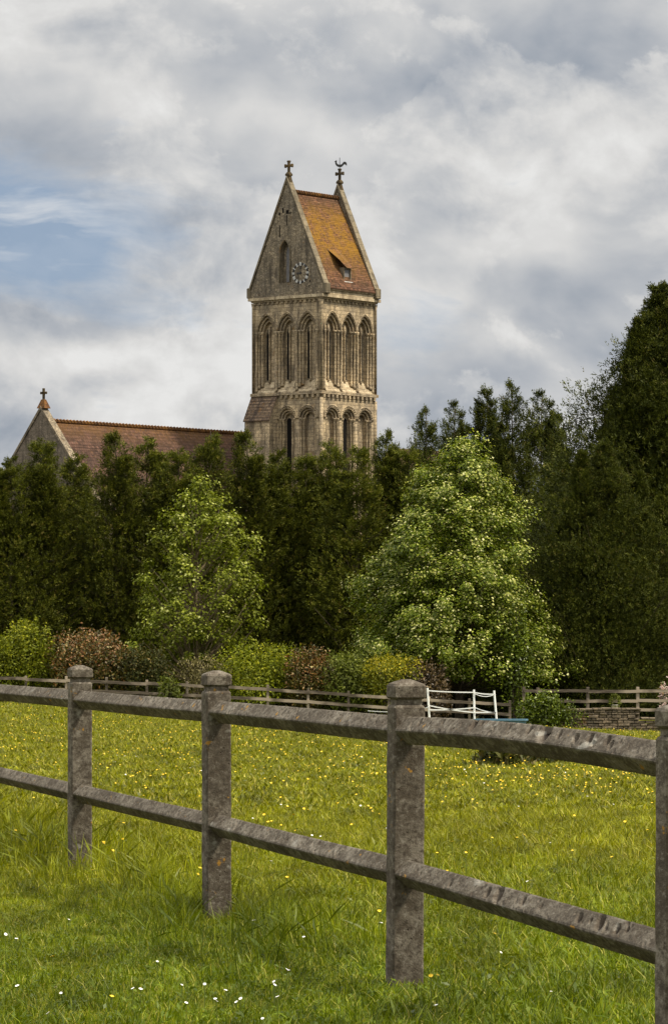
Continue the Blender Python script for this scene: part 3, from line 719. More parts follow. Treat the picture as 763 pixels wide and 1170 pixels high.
def build_tower():
    root = thing('church_tower', 'tall square stone church tower with a saddleback tiled roof, clock and arcaded belfry', 'church tower', (P0.x, P0.y, 0), RZ)
    S = 6.5; st = MAT['tower_stone']
    TR = lambda a, d, z: (a, d, z)          # sunlit face
    TL = lambda a, d, z: (d, a, z)          # clock face
    zg = gz(P0.x, P0.y) - 0.5
    z_str, z_cor = 20.0, 26.75
    pitch = 1.97; cen = [0.295 + pitch * (k + .5) for k in range(3)]
    # main shaft walls: three orders of arches
    m = MB()
    up_orders = [(0.915, 1.33, 0.00, 0.15), (0.745, 1.12, 0.15, 0.31), (0.565, 0.90, 0.31, 0.52)]
    lo_orders = [(0.80, 0.80, 0.00, 0.15), (0.64, 0.64, 0.15, 0.31), (0.48, 0.48, 0.31, 0.52)]
    for T in (TR, TL):
        for hw, ri, d0, d1 in up_orders:
            slab(m, T, 0.0 if d0 == 0 else .12, S if d0 == 0 else S - .12, z_str - .1, z_cor, d0, d1, [(c, hw, 24.66, ri, True) for c in cen], z_str + .35 + d0 * .9)
        for hw, ri, d0, d1 in lo_orders:
            slab(m, T, 0.0 if d0 == 0 else .12, S if d0 == 0 else S - .12, zg, z_str - .1, d0, d1, [(c, hw, 18.08, ri, False) for c in cen], 12.0 + d0)
        m.quad(T(0.15, .52, zg), T(S - .15, .52, zg), T(S - .15, .52, z_cor), T(.15, .52, z_cor))
        m.quad(T(0, 0, z_cor), T(S, 0, z_cor), T(S, 0, 27.0), T(0, 0, 27.0))
    m.quad((S, 0, zg), (S, S, zg), (S, S, 27), (S, 0, 27)); m.quad((0, S, zg), (S, S, zg), (S, S, 27), (0, S, 27))
    m.build('wall', st, root)
    # openings in the innermost order
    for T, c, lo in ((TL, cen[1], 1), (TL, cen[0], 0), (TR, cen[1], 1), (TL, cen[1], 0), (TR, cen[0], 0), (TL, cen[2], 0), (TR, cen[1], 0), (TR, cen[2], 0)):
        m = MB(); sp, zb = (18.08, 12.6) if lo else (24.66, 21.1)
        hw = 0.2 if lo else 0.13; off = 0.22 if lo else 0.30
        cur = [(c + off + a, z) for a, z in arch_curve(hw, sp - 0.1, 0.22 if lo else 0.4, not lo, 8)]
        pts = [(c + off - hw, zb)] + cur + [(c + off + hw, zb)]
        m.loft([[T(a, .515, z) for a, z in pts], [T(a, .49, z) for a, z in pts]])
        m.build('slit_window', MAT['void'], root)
    for T in (TR, TL):
        for lo in (0, 1):
            for c in cen:
                if lo and T is TL and c == cen[2]: continue
                orders = lo_orders if lo else up_orders
                sp = 18.08 if lo else 24.66
                arch = MB()
                # hood mould and a roll on each order
                for k, (hw, ri, d0, d1) in enumerate(orders):
                    cur = arch_curve(hw + .03, sp, ri + .03, not lo, 16)
                    arch.tube([T(c + a, d0 + .01, z) for a, z in cur], 0.075 if k else 0.07, 6)
                hh = arch_curve(.975, sp, 1.0 if lo else 1.47, not lo, 18)
                arch.tube([T(c + a, -.03, z) for a, z in hh], 0.07, 6)
                if lo:
                    for k in range(15):     # billet course
                        t = math.pi * (k + .5) / 15; a_, z_ = -.89 * math.cos(t), sp + .9 * math.sin(t)
                        p = T(c + a_, -.025, z_); arch.lathe(p[0], p[1], [(.055, p[2] - .06), (.055, p[2] + .06)], 5)
                ao = arch.build('arch', st, root, True)
                for sd in (-1, 1):
                    for k, (hw, ri, d0, d1) in enumerate(orders[1:]):
                        prev = orders[k][0]
                        a_ = c + sd * (hw + (prev - hw) * .5); d_ = d0 - .07
                        zb = (z_str + .45 + d0 * .9) if not lo else 12.2
                        p = T(a_, d_, 0); cm = MB()
                        cm.lathe(p[0], p[1], [(.13, zb - .15), (.13, zb), (.085, zb + .1), (.08, sp - .34), (.1, sp - .3), (.085, sp - .26), (.16, sp - .06), (.17, sp - .05), (.17, sp + .05)], 8)
                        cm.build('column', MAT['tower_stone'], ao, True)
                    if not lo and sd < 0:
                        p = T(c + .08, .42, 0); cm = MB(); zb = z_str + .9
                        cm.lathe(p[0], p[1], [(.11, zb), (.07, zb + .15), (.07, sp - .2), (.13, sp + .02), (.13, sp + .1), (.05, sp + .5)], 8)
                        cm.build('column', MAT['tower_stone'], ao, True)
                    if not lo:
                        p = T(c + sd * (pitch / 2 - .03), -.05, 0)
                        if sd < 0 or c == cen[2]:
                            cm = MB(); zb = z_str + .2
                            cm.lathe(p[0], p[1], [(.12, zb), (.08, zb + .12), (.075, sp - .3), (.1, sp - .26), (.14, sp - .05), (.14, sp + .04)], 8)
                            cm.build('column', MAT['tower_stone'], ao, True)
    # sloping sills of the belfry arches
    for T in (TR, TL):
        for c in cen:
            for dx0, dx1 in ((-.83, .83),):
                m = MB(); A, B = c + dx0, c + dx1
                m.loft([[T(A, -.16, z_str + .05), T(A, -.16, z_str + .12), T(A, .12, z_str + .42), T(A, .2, z_str + .42), T(A, .49, z_str + .95), T(A, .49, z_str + .05)],
                        [T(B, -.16, z_str + .05), T(B, -.16, z_str + .12), T(B, .12, z_str + .42), T(B, .2, z_str + .42), T(B, .49, z_str + .95), T(B, .49, z_str + .05)]])
                m.build('sill', MAT['sill_stone'], root)
    # string courses, corbel tables, cornice
    m = MB(); m.box(-.2, S + .2, -.2, S + .2, z_str - .12, z_str + .1)
    m.build('string_course', st, root)
    for T in (TR, TL):
        for k in range(13):
            a = .2 + k * (S - .4) / 12
            if T is TL and a > 4.05: continue
            m = MB(); p, q = T(a - .12, -.17, 0), T(a + .12, .05, 0)
            m.box(min(p[0], q[0]), max(p[0], q[0]), min(p[1], q[1]), max(p[1], q[1]), z_str - .36, z_str - .122)
            m.build('corbel', st, root)
    m = MB()
    m.box(-.14, S + .14, -.16, S + .16, 26.95, 27.08); m.box(-.28, S + .28, -.36, S + .36, 27.081, 27.3)
    m.box(.1, S - .1, -.3, S + .3, 27.301, 27.62); m.box(.1, S - .1, -.4, S + .4, 27.621, 27.8)
    m.build('cornice', MAT['sill_stone'], root)
    for T in (TR, TL):
        for k in range(15):
            m = MB(); a = .15 + k * (S - .3) / 14; p, q = T(a - .1, -.10, 0), T(a + .1, .05, 0)
            m.box(min(p[0], q[0]), max(p[0], q[0]), min(p[1], q[1]), max(p[1], q[1]), 26.78, 26.951)
            m.build('corbel', st, root)
    for x, y in ((-.02, -.02), (-.02, S + .02), (S + .02, -.02)):   # angle shafts
        m = MB(); m.lathe(x, y, [(.13, 12.0), (.13, 19.6)], 8); m.lathe(x, y, [(.12, 20.1), (.12, 26.6), (.18, 26.9)], 8)
        m.build('corner_shaft', st, root, True)
    # gables
    ya, yb, za, zr = -.42, S + .42, 27.3, 36.0
    mid = S / 2
    for x0, x1 in ((-.05, .42), (S - .42, S + .05)):
        m = MB(); lan = x0 < 0
        prof = [(ya + .12, 27.301), (yb - .12, 27.301), (yb - .12, 27.75), (mid, zr - .12), (ya + .12, 27.75)]
        if not lan:
            m.loft([[(x0, y, z) for y, z in prof], [(x1, y, z) for y, z in prof]])
        else:
            # gable front with a pointed lancet recess
            lc, hw, zb, sp = 3.42, .42, 28.3, 30.55
            cur = [(lc + a, z) for a, z in arch_curve(hw, sp, .9, True, 10)]
            q = lambda y, z, x=x0: (x, y, z)
            hole = [(lc - hw, zb)] + cur + [(lc + hw, zb)]
            nn = len(cur) // 2
            m.poly([q(ya + .12, 27.301), q(yb - .12, 27.301), q(yb - .12, 27.75), q(lc + hw, zb), q(lc - hw, zb), q(ya + .12, 27.75)])
            m.poly([q(ya + .12, 27.75), q(lc - hw, zb)] + [q(*p) for p in cur[:nn + 1]] + [q(mid, zr - .12)])
            m.poly([q(yb - .12, 27.75), q(mid, zr - .12)] + [q(*p) for p in cur[nn:]] + [q(lc + hw, zb)])
            for p, r_ in zip(hole[:-1], hole[1:]): m.quad(q(*p), q(*r_), q(*r_, x0 + .4), q(*p, x0 + .4))
            m.quad(q(lc - hw, zb), q(lc + hw, zb), q(lc + hw, zb, x0 + .4), q(lc - hw, zb, x0 + .4))
            m.poly([q(*p, x0 + .4) for p in hole])
            m.poly([(x1, y, z) for y, z in prof])
        m.build('gable', MAT['gable_stone'], root)
        m = MB()   # coping up both slopes
        for yE in (ya, yb):
            dy, dz = mid - yE, zr - 27.75; ln = math.hypot(dy, dz); ny, nz = (-dz / ln * (1 if yE < mid else -1) * (1), abs(dy) / ln)
            ny = -abs(dz) / ln if yE < mid else abs(dz) / ln
            e0 = (yE, 27.7); e1 = (mid, zr)
            pr = [(e0[0], e0[1]), (e0[0] + ny * .13, e0[1] + nz * .13), (mid, zr + .30), (mid, zr - .05)]
            m.loft([[(x0 - .08, y, z) for y, z in pr], [(x1 + .02, y, z) for y, z in pr]])
        m.build('coping', MAT['coping'], root)
        m = MB()
        for yE in (ya, yb):
            m.cbox(x0 - .10, x1 + .02, yE - .14, yE + .2, 27.32, 28.1, .05)
            m.build('kneeler', MAT['coping'], root); m = MB()
        # finial and cross
        xc = (x0 + x1) / 2
        m = MB(); m.loft([[(xc + sx * w, mid + sy * w, z) for sx, sy in ((-1, -1), (1, -1), (1, 1), (-1, 1))] for w, z in ((.24, zr - .35), (.13, zr + .30), (.2, zr + .34), (.2, zr + .46), (.10, zr + .62))])
        fin = m.build('finial', MAT['dark_stone'], root)
        m = MB(); zc = zr + .6
        m.cbox(xc - .09, xc + .09, mid - .085, mid + .085, zc, zc + .86, .02)
        m.cbox(xc - .085, xc + .085, mid - .32, mid + .32, zc + .40, zc + .58, .02)
        for yy in (-.32, .32): m.cbox(xc - .1, xc + .1, mid + yy - .06, mid + yy + .06, zc + .36, zc + .62, .02)
        m.cbox(xc - .1, xc + .1, mid - .13, mid + .13, zc + .76, zc + .88, .02)
        cr = m.build('cross', MAT['dark_stone'], fin)
        if not lan:
            m = MB(); zt = zc + .86
            m.tube([(xc, mid, zt - .02), (xc, mid, zt + .86)], .025, 6)
            wc = m.build('weathercock', MAT['iron'], fin)
            # a beaten-metal cockerel: breast, raised head and sickle tail
            sh = [(-.10, .32), (.10, .30), (.24, .38), (.32, .50), (.42, .53), (.52, .46), (.54, .38), (.58, .50), (.56, .64), (.46, .74), (.32, .74), (.24, .64), (.16, .54), (.0, .50), (-.16, .54), (-.24, .66),
                  (-.22, .80), (-.28, .88), (-.34, .80), (-.44, .74), (-.36, .70), (-.36, .58), (-.30, .46), (-.2, .36)]
            # broadside to the picture: along the camera's x axis in the tower's frame
            ex = Vector((U.x, V.x, 0)); ey = Vector((-ex.y, ex.x, 0))
            m = MB(); c0 = Vector((xc, mid, zt))
            m.loft([[tuple(c0 + ex * a * .95 + ey * dd + Vector((0, 0, z * .95 - .16))) for a, z in sh] for dd in (-.03, .03)])
            m.build('cockerel', MAT['iron'], fin)
    # putlog holes and slits near the apex of the clock gable
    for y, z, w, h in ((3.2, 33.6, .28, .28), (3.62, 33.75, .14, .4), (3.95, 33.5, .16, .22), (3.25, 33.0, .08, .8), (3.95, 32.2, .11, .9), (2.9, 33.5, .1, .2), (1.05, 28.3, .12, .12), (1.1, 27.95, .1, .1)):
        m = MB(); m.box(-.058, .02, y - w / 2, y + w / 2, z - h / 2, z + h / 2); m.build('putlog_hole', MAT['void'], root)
    m = MB()
    lc, hw = 3.42, .28
    cur = [(lc - .08 + a, z) for a, z in arch_curve(.24, 30.5, .6, True, 8)]
    pts = [(lc - .32, 28.4)] + cur + [(lc + .16, 28.4)]
    m.loft([[(.34, y, z) for y, z in pts], [(.30, y, z) for y, z in pts]])
    m.build('lancet_louvre', MAT['lead'], root)
    cur = arch_curve(.5, 30.55, 1.02, True, 12)
    m = MB(); m.tube([(-.07, 3.42 - .5, 28.35)] + [(-.07, 3.42 + a, z) for a, z in cur] + [(-.07, 3.42 + .5, 28.35)], .07, 6)
    m.build('lancet_surround', MAT['coping'], root, True)
    # clock
    ky, kz, kr = 1.92, 28.95, .80
    m = MB(); n = 48
    o_, i_ = [], []
    for k in range(n):
        t = 2 * math.pi * k / n; o_.append((ky + (kr - .04) * math.sin(t), kz + (kr - .04) * math.cos(t))); i_.append((ky + (kr - .16) * math.sin(t), kz + (kr - .16) * math.cos(t)))
    m.loft([[(-.052, *p) for p in o_], [(-.085, *p) for p in o_], [(-.085, *p) for p in i_], [(-.052, *p) for p in i_]], caps=False)
    clock = m.build('clock', MAT['black'], root)
    ROM = ['XII', 'I', 'II', 'III', 'IIII', 'V', 'VI', 'VII', 'VIII', 'IX', 'X', 'XI']
    for k, txt in enumerate(ROM):
        t = 2 * math.pi * k / 12; m = MB()
        er = (math.sin(t), math.cos(t)); et = (math.cos(t), -math.sin(t))    # in clock-face axes (right, up); right is -y here
        adv = {'I': .055, 'V': .1, 'X': .1}; tot = sum(adv[c] for c in txt); cur_ = -tot / 2
        def bar(a0, r0, a1, r1, w=.02):
            pts = []
            da, dr = a1 - a0, r1 - r0; L_ = math.hypot(da, dr); na, nr_ = -dr / L_ * w, da / L_ * w
            for a, r_ in ((a0 + na, r0 + nr_), (a0 - na, r0 - nr_), (a1 - na, r1 - nr_), (a1 + na, r1 + nr_)):
                X_ = et[0] * a + er[0] * (kr - .125 + r_); Z_ = et[1] * a + er[1] * (kr - .125 + r_)
                pts.append((ky - X_, kz + Z_))
            m.loft([[(-.0855, *p) for p in pts], [(-.105, *p) for p in pts]])
        for c in txt:
            a = cur_ + adv[c] / 2; cur_ += adv[c]
            if c == 'I': bar(a, -.125, a, .125, .017)
            elif c == 'V': bar(a - .035, .125, a, -.125, .016); bar(a + .035, .125, a + .001, -.125, .016)
            else: bar(a - .035, .125, a + .035, -.125, .016); bar(a + .035, .125, a - .035, -.125, .0161)
        m.build('numeral', MAT['white'], clock)
    for ang, L_, w in ((0, .62, .035), (-90, .42, .05)):
        t = R(ang); m = MB(); d = (math.sin(t), math.cos(t)); p_ = (math.cos(t), -math.sin(t))
        pts = [(ky - (d[0] * r_ + p_[0] * a), kz + d[1] * r_ + p_[1] * a) for r_, a in ((-.1, -w), (-.1, w), (L_ * .8, w * .8), (L_, 0), (L_ * .8, -w * .8))]
        x_ = -.11 if ang == 0 else -.10
        m.loft([[(x_, *p) for p in pts], [(x_ + .008, *p) for p in pts]]); m.build('hand', MAT['black'], clock)
    # roof
    m = MB(); zt = 35.15; ze = 27.78
    f = lambda y: ze + (zt - ze) * (y + .46) / (mid + .46)
    def slope(sign):
        def Y(y): return y if sign > 0 else S - y
        rows = 62
        ring = []
        for k in range(rows):
            y0 = -.5 + (mid + .5) * k / rows; y1 = -.5 + (mid + .5) * (k + 1) / rows
            ring += [(Y(y0), f(y0) + .035), (Y(y1), f(y1) + .005)]
        m.loft([[(.38, y, z) for y, z in ring], [(S - .38, y, z) for y, z in ring]], caps=False, close=False)
    slope(1); slope(-1)
    m.quad((.4, -.5, ze - .07), (S - .4, -.5, ze - .07), (S - .4, -.5, ze), (.4, -.5, ze))
    roof = m.build('roof', MAT['tower_tile'], root)
    m = MB()
    for k in range(18):
        x = .46 + (S - .92) * k / 18; x2 = x + (S - .92) / 18
        m.tube([(x + .01, mid, zt + .03), (x2 - .06, mid, zt + .03), (x2 - .05, mid, zt + .06), (x2, mid, zt + .06)], [.15, .14, .19, .19], 8)
    m.build('ridge_tiles', MAT['ridge'], roof, True)
    # dormer
    dx, dy = 3.05, -.08; dz = f(dy)
    m = MB()
    for xx in (dx - .44, dx + .36): m.box(xx, xx + .08, dy, dy + .5, dz - .12, dz + .92)
    m.box(dx - .36, dx + .36, dy + .02, dy + .1, dz - .12, dz + .0)
    m.box(dx - .36, dx + .36, dy + .02, dy + .1, dz + .82, dz + .92)
    dm = m.build('dormer', MAT['coping'], root)
    m = MB(); m.box(dx - .355, dx + .355, dy + .12, dy + .16, dz + .002, dz + .818); m.build('window', MAT['lead'], dm)
    m = MB(); m.box(dx - .5, dx + .5, dy - .1, dy + .12, dz - .2, dz - .122); m.build('sill', MAT['white'], dm)
    m = MB()
    yb_ = dy + 1.15; zb_ = f(yb_) + .1
    m.loft([[(dx - .85, dy + .12, f(dy + .12) + 1.25), (dx - .4, dy - .18, dz + .95), (dx, dy - .2, dz + 1.0), (dx + .45, dy - .18, dz + .93), (dx + .62, dy, dz + .9)],
            [(dx - .95, yb_, f(yb_) + .02), (dx - .4, yb_ - .05, zb_ - .05), (dx, yb_, zb_ + .05), (dx + .4, yb_, zb_), (dx + .6, yb_ - .1, f(yb_ - .1) + .02)]], caps=False, close=False)
    m.build('roof', MAT['tower_tile'], dm)
    # stair buttress against the clock face
    m = MB(); b0, b1 = 4.2, 6.62
    zb = 18.0; zt_ = 20.05
    m.loft([[(-.95, b0, zg), (-.95, b1, zg), (.2, b1, zg), (.2, b0, zg)], [(-.95, b0, zb), (-.95, b1, zb), (.2, b1, zb), (.2, b0, zb)], [(-.02, b0, zt_ - .2), (-.02, b1, zt_ - .2), (.2, b1, zt_ - .2), (.2, b0, zt_ - .2)]])
    bt = m.build('buttress', st, root)
    m = MB()
    rings = []
    for k in range(9):
        s = k / 8; x = -1.06 + 1.06 * s; z = zb - .08 + (zt_ - zb) * s
        rings += [[(x, b0 - .06, z + .02), (x, b1 + .06, z + .02), (x, b1 + .06, z + .12), (x, b0 - .06, z + .12)]]
        if k < 8: rings += [[(x + .12, b0 - .06, z + .22), (x + .12, b1 + .06, z + .22), (x + .12, b1 + .06, z + .3), (x + .12, b0 - .06, z + .3)]]
    m.loft(rings); m.build('roof', MAT['buttress_roof'], bt)
    return root
build_tower()

def build_nave():
    vn, half = 12.0, 5.2
    # gable position from the photograph: apex over column 47
    ua = min(np.linspace(-30, 0, 601), key=lambda u: abs(church_px(u, vn, 18)[0] - 47))
    p = P0 + U * float(ua) + V * vn
    root = thing('church_nave', 'stone church nave with a steep red-brown tiled roof and a cross on its gable', 'church', (p.x, p.y, 0), RZ)
    zg = gz(p.x, p.y) - .5
    zap = WZ(468, p.y); zr = WZ(481, p.y); sl_ = 1.26
    ze = zap - half * sl_
    Lr = 34.0
    m = MB()
    prof = [(-half, zg), (half, zg), (half, ze), (0, zap - .1), (-half, ze)]
    m.loft([[(0, y, z) for y, z in prof], [(.6, y, z) for y, z in prof]])
    m.build('gable', MAT['rubble'], root)
    m = MB()
    for s in (-1, 1):
        ln = math.hypot(1, sl_); ny, nz = s * sl_ / ln, 1 / ln
        e0 = (s * (half + .15), ze - .2)
        pr = [e0, (e0[0] + ny * .12, e0[1] + nz * .12), (0, zap + .26), (0, zap - .02)]
        m.loft([[(-.08, y, z) for y, z in pr], [(.6, y, z) for y, z in pr]])
    m.build('coping', MAT['gable_stone'], root)
    m = MB(); m.loft([[(.3 + sx * w, sy * w, z) for sx, sy in ((-1, -1), (1, -1), (1, 1), (-1, 1))] for w, z in ((.36, zap + .1), (.2, zap + .55), (.13, zap + .75))])
    fin = m.build('finial', MAT['ridge'], root)
    m = MB(); zc = zap + .72
    m.cbox(.22, .38, -.08, .08, zc, zc + .85, .02); m.cbox(.22, .38, -.3, .3, zc + .42, zc + .6, .02)
    m.build('cross', MAT['dark_stone'], fin)
    m = MB()
    for s in (-1, 1):
        ring = []
        rows = 70
        for k in range(rows):
            y0 = (half + .3) * (1 - k / rows); y1 = (half + .3) * (1 - (k + 1) / rows)
            ring += [(s * y0, zr - y0 * sl_ + .03), (s * y1, zr - y1 * sl_)]
        m.loft([[(.55, y, z) for y, z in ring], [(Lr, y, z) for y, z in ring]], caps=False, close=False)
    roof = m.build('roof', MAT['nave_tile'], root)
    m = MB(); n = 92
    for k in range(n):
        x = .7 + (Lr - .7) * k / n; x2 = .7 + (Lr - .7) * (k + 1) / n
        m.tube([(x + .01, 0, zr + .02), (x2 - .07, 0, zr + .02), (x2 - .06, 0, zr + .07), (x2, 0, zr + .07)], [.14, .13, .19, .19], 6)
    m.build('ridge_tiles', MAT['ridge'], roof, True)
    m = MB()
    for s in (-1, 1): m.box(.6, Lr, min(s * half, s * (half - .6)), max(s * half, s * (half - .6)), zg, ze + .2)
    m.build('wall', MAT['rubble'], root)
build_nave()

def build_chancel():
    # lower roof showing over the conifers at the right of the tower
    Y = 284.0
    ax, _, az = W(447, 514, Y)
    root = thing('church_chancel', 'low red-tiled church roof half hidden by conifers at the right foot of the tower', 'church', (ax, Y, 0), RZ)
    zg = gz(ax, Y) - .5; half = 4.0; sl_ = 1.3; m = MB()
    prof = [(-half, zg), (half, zg), (half, az - half * sl_), (0, az - .1), (-half, az - half * sl_)]
    m.loft([[(-.02, y, z) for y, z in prof], [(8, y, z) for y, z in prof]]); m.build('wall', MAT['rubble'], root)
    m = MB()
    for s in (-1, 1):
        y0 = half + .3; m.loft([[(-.2, 0, az), (-.2, s * y0, az - y0 * sl_), (-.2, s * y0, az - y0 * sl_ + .12), (-.2, 0, az + .15)], [(8.2, 0, az), (8.2, s * y0, az - y0 * sl_), (8.2, s * y0, az - y0 * sl_ + .12), (8.2, 0, az + .15)]])
    m.build('roof', MAT['nave_tile'], root)
build_chancel()

# ------------------------------------------------------------------ timber fences, tape fence, wall, trough
def timber_fence(label, pts, hgt, rails, group=None, pr=0.05):
    """pts: list of (X, Y, top z); rails: heights below the post top"""
    x0, y0, _ = pts[0]
    root = thing('timber_fence', label, 'fence', (x0, y0, gz(x0, y0)))
    b = Vector(root.location); r = random.Random(len(pts))
    for x, y, z in pts:
        m = MB(); h = hgt + r.uniform(-.03, .05)
        m.cbox(x - pr - b.x, x + pr - b.x, y - pr - b.y, y + pr - b.y, z - hgt - .25 - b.z, z + .06 - b.z + r.uniform(-.03, .03), .012)
        m.build('post', MAT['wood'], root)
    for off in rails:
        for p, q in zip(pts[:-1], pts[1:]):
            m = MB(); a = Vector(p) - b; c = Vector(q) - b
            a.z -= off; c.z -= off; a.z += r.uniform(-.02, .02); c.z += r.uniform(-.02, .02)
            a.y -= pr + .027; c.y -= pr + .027
            n = (c - a).cross(Vector((0, 0, 1))).normalized() * .022
            ring = lambda P, e: [tuple(P + n + Vector((0, 0, -.06))), tuple(P - n + Vector((0, 0, -.06))), tuple(P - n + Vector((0, 0, .06))), tuple(P + n + Vector((0, 0, .06)))]
            k = 5; m.loft([ring(a.lerp(c, i / k) + Vector((0, 0, r.uniform(-.008, .008))), 0) for i in range(k + 1)])
            m.build('rail', MAT['wood'], root)
    return root
def left_top(px): # photo row of the left fence's top rail
    return np.interp(px, [-60, 0, 140, 280, 445, 560, 600], [770, 774, 779, 785, 796.5, 803, 806])
pl = []
for px in list(range(-62, 600, 46)):
    Y = 150.0; pl.append((WX(px, Y), Y, WZ(left_top(px) - 2, Y)))
timber_fence('old two-rail timber fence at the far edge of the paddock, before the shrubs', pl, 1.15, (0.10, 0.49))
pr_ = [(WX(px, 151.6), 151.6, WZ(787, 151.6)) for px in (598, 614, 671, 728, 785, 842)]
timber_fence('timber rail fence standing above the stone wall under the big conifers', pr_, 1.1, (0.09, 0.49, 0.86), pr=0.06)

def tape_fence():
    Y = 147.6
    tops = [(488, 786, 491), (541, 788, 542), (564, 789, 568)]
    x0 = WX(488, Y); root = thing('tape_fence', 'white plastic electric tape fence with three thin posts behind the near rail', 'fence', (x0, Y, gz(x0, Y)))
    b = Vector(root.location)
    P = []
    for px, py, pb in tops:
        t = Vector(W(px, py, Y)); g = Vector((WX(pb, Y), Y, 0)); g.z = gz(g.x, Y) - .1
        m = MB(); m.tube([tuple(g - b), tuple(t - b)], .042, 6); m.build('post', MAT['tape'], root); P.append((t, g))
    def tape(pts, w=.022):
        m = MB(); m.loft([[tuple(Vector(p) - b + Vector((0, -.05 - dy, dz))) for dy, dz in ((0, -w), (.012, -w), (.012, w), (0, w))] for p in pts]); m.build('tape', MAT['tape'], root)
    def run(p, q, sag, n=9): return [tuple(Vector(p).lerp(Vector(q), i / n) - Vector((0, 0, sag * 4 * (i / n) * (1 - i / n)))) for i in range(n + 1)]
    A = lambda i, py: W(tops[i][0] + (tops[i][2] - tops[i][0]) * (py - tops[i][1]) / 40.0, py, Y)
    tape(run(A(0, 789), A(1, 791), .02)); tape(run(A(1, 791), A(2, 793), .03)); tape(run(A(1, 792), A(2, 793.5), .10), .015)
    tape(run(A(0, 806), A(1, 814), .03)); tape(run(A(1, 814), A(2, 814), .0)); tape(run(A(0, 811), A(1, 808.5), .03)); tape(run(A(1, 808), A(2, 814), .05), .016)
    tape(run(W(420, 812, Y + 1), A(0, 808), .1), .015)
tape_fence()

def trough():
    Y = 146.6; x0, x1 = WX(540, Y), WX(603, Y); zt = WZ(821.5, Y); xc = (x0 + x1) / 2
    root = thing('water_trough', 'pale blue trough lying in the grass beside the white tape fence', 'trough', (xc, Y, gz(xc, Y)))
    hz = zt - root.location.z; m = MB(); hw = (x1 - x0) / 2
    def oval(rx, ry, z): return [(math.copysign(abs(math.cos(t)) ** .5, math.cos(t)) * rx, math.copysign(abs(math.sin(t)) ** .5, math.sin(t)) * ry, z) for t in [2 * math.pi * k / 28 for k in range(28)]]
    m.loft([oval(hw * .86, .3, -.02), oval(hw * .95, .36, hz - .06), oval(hw, .4, hz - .06), oval(hw, .4, hz), oval(hw * .93, .34, hz), oval(hw * .86, .28, .12)], caps=True)
    m.build('tub', MAT['blue'], root)
    m = MB(); m.loft([oval(hw * .925, .335, hz - .1), oval(hw * .925, .335, hz - .09)]); m.build('water', plain('trough_water', (0.12, 0.2, 0.26), 0.1, 0.5, 0.05), root)
trough()

def stone_wall():
    Y = 149.4; x0, x1 = WX(598, Y), WX(900, Y); xs_ = WX(729, Y)
    root = thing('stone_wall', 'low dry stone wall at the far right edge of the paddock below the conifers', 'wall', ((x0 + x1) / 2, Y, gz((x0 + x1) / 2, Y))); root['kind'] = 'thing'
    b = Vector(root.location); r = random.Random(11); m = MB(); cp = MB()
    def stone(mm, xa, xb, za, zb, dy):
        j = lambda: r.uniform(-.012, .012)
        c = .012
        y0 = -.22 + dy; y1 = .25
        ring = lambda i, y: [(xa + i + j(), y, za + i + j()), (xb - i + j(), y, za + i + j()), (xb - i + j(), y, zb - i + j()), (xa + i + j(), y, zb - i + j())]
        mm.loft([ring(c * 1.6, y0), ring(0, y0 + .03), ring(0, y1)])
    x = x0
    zt_of = lambda x: np.interp(x, [x0, WX(640, Y), WX(690, Y), xs_ - .01, xs_ + .01, x1], [WZ(826, Y), WZ(813, Y), WZ(811, Y), WZ(811.5, Y), WZ(822, Y), WZ(824, Y)])
    zb0 = -2.6
    z = zb0; row = 0
    while z < WZ(811, Y) - .03:
        h = r.uniform(.075, .14); x = x0 + r.uniform(-.3, 0)
        while x < x1:
            w = r.uniform(.16, .46)
            zt = float(zt_of(min(max(x + w / 2, x0), x1)))
            if z + h <= zt + .03: stone(m, x + .006 - b.x, x + w - .006 - b.x, z - b.z, z + h - .010 - b.z, r.uniform(-.03, .03))
            x += w
        z += h; row += 1
    m.build('stonework', MAT['wall_stone'], root)
    x = x0 + .5
    while x < x1:
        w = r.uniform(.3, .55); zt = float(zt_of(x + w / 2))
        stone(cp, x - b.x, x + w - .01 - b.x, zt + .0 - b.z, zt + .085 - b.z, -.05 + r.uniform(-.02, .02)); x += w
    cp.build('coping', MAT['wall_stone'], root)
    m = MB(); m.box(x0 - b.x, xs_ - b.x, -.1, .2, zb0 - .3 - b.z, WZ(814, Y) - b.z - .05); m.box(xs_ - b.x, x1 - b.x, -.1, .2, zb0 - .3 - b.z, WZ(827, Y) - b.z - .05)
    m.build('earth_core', MAT['bark'], root)
stone_wall()

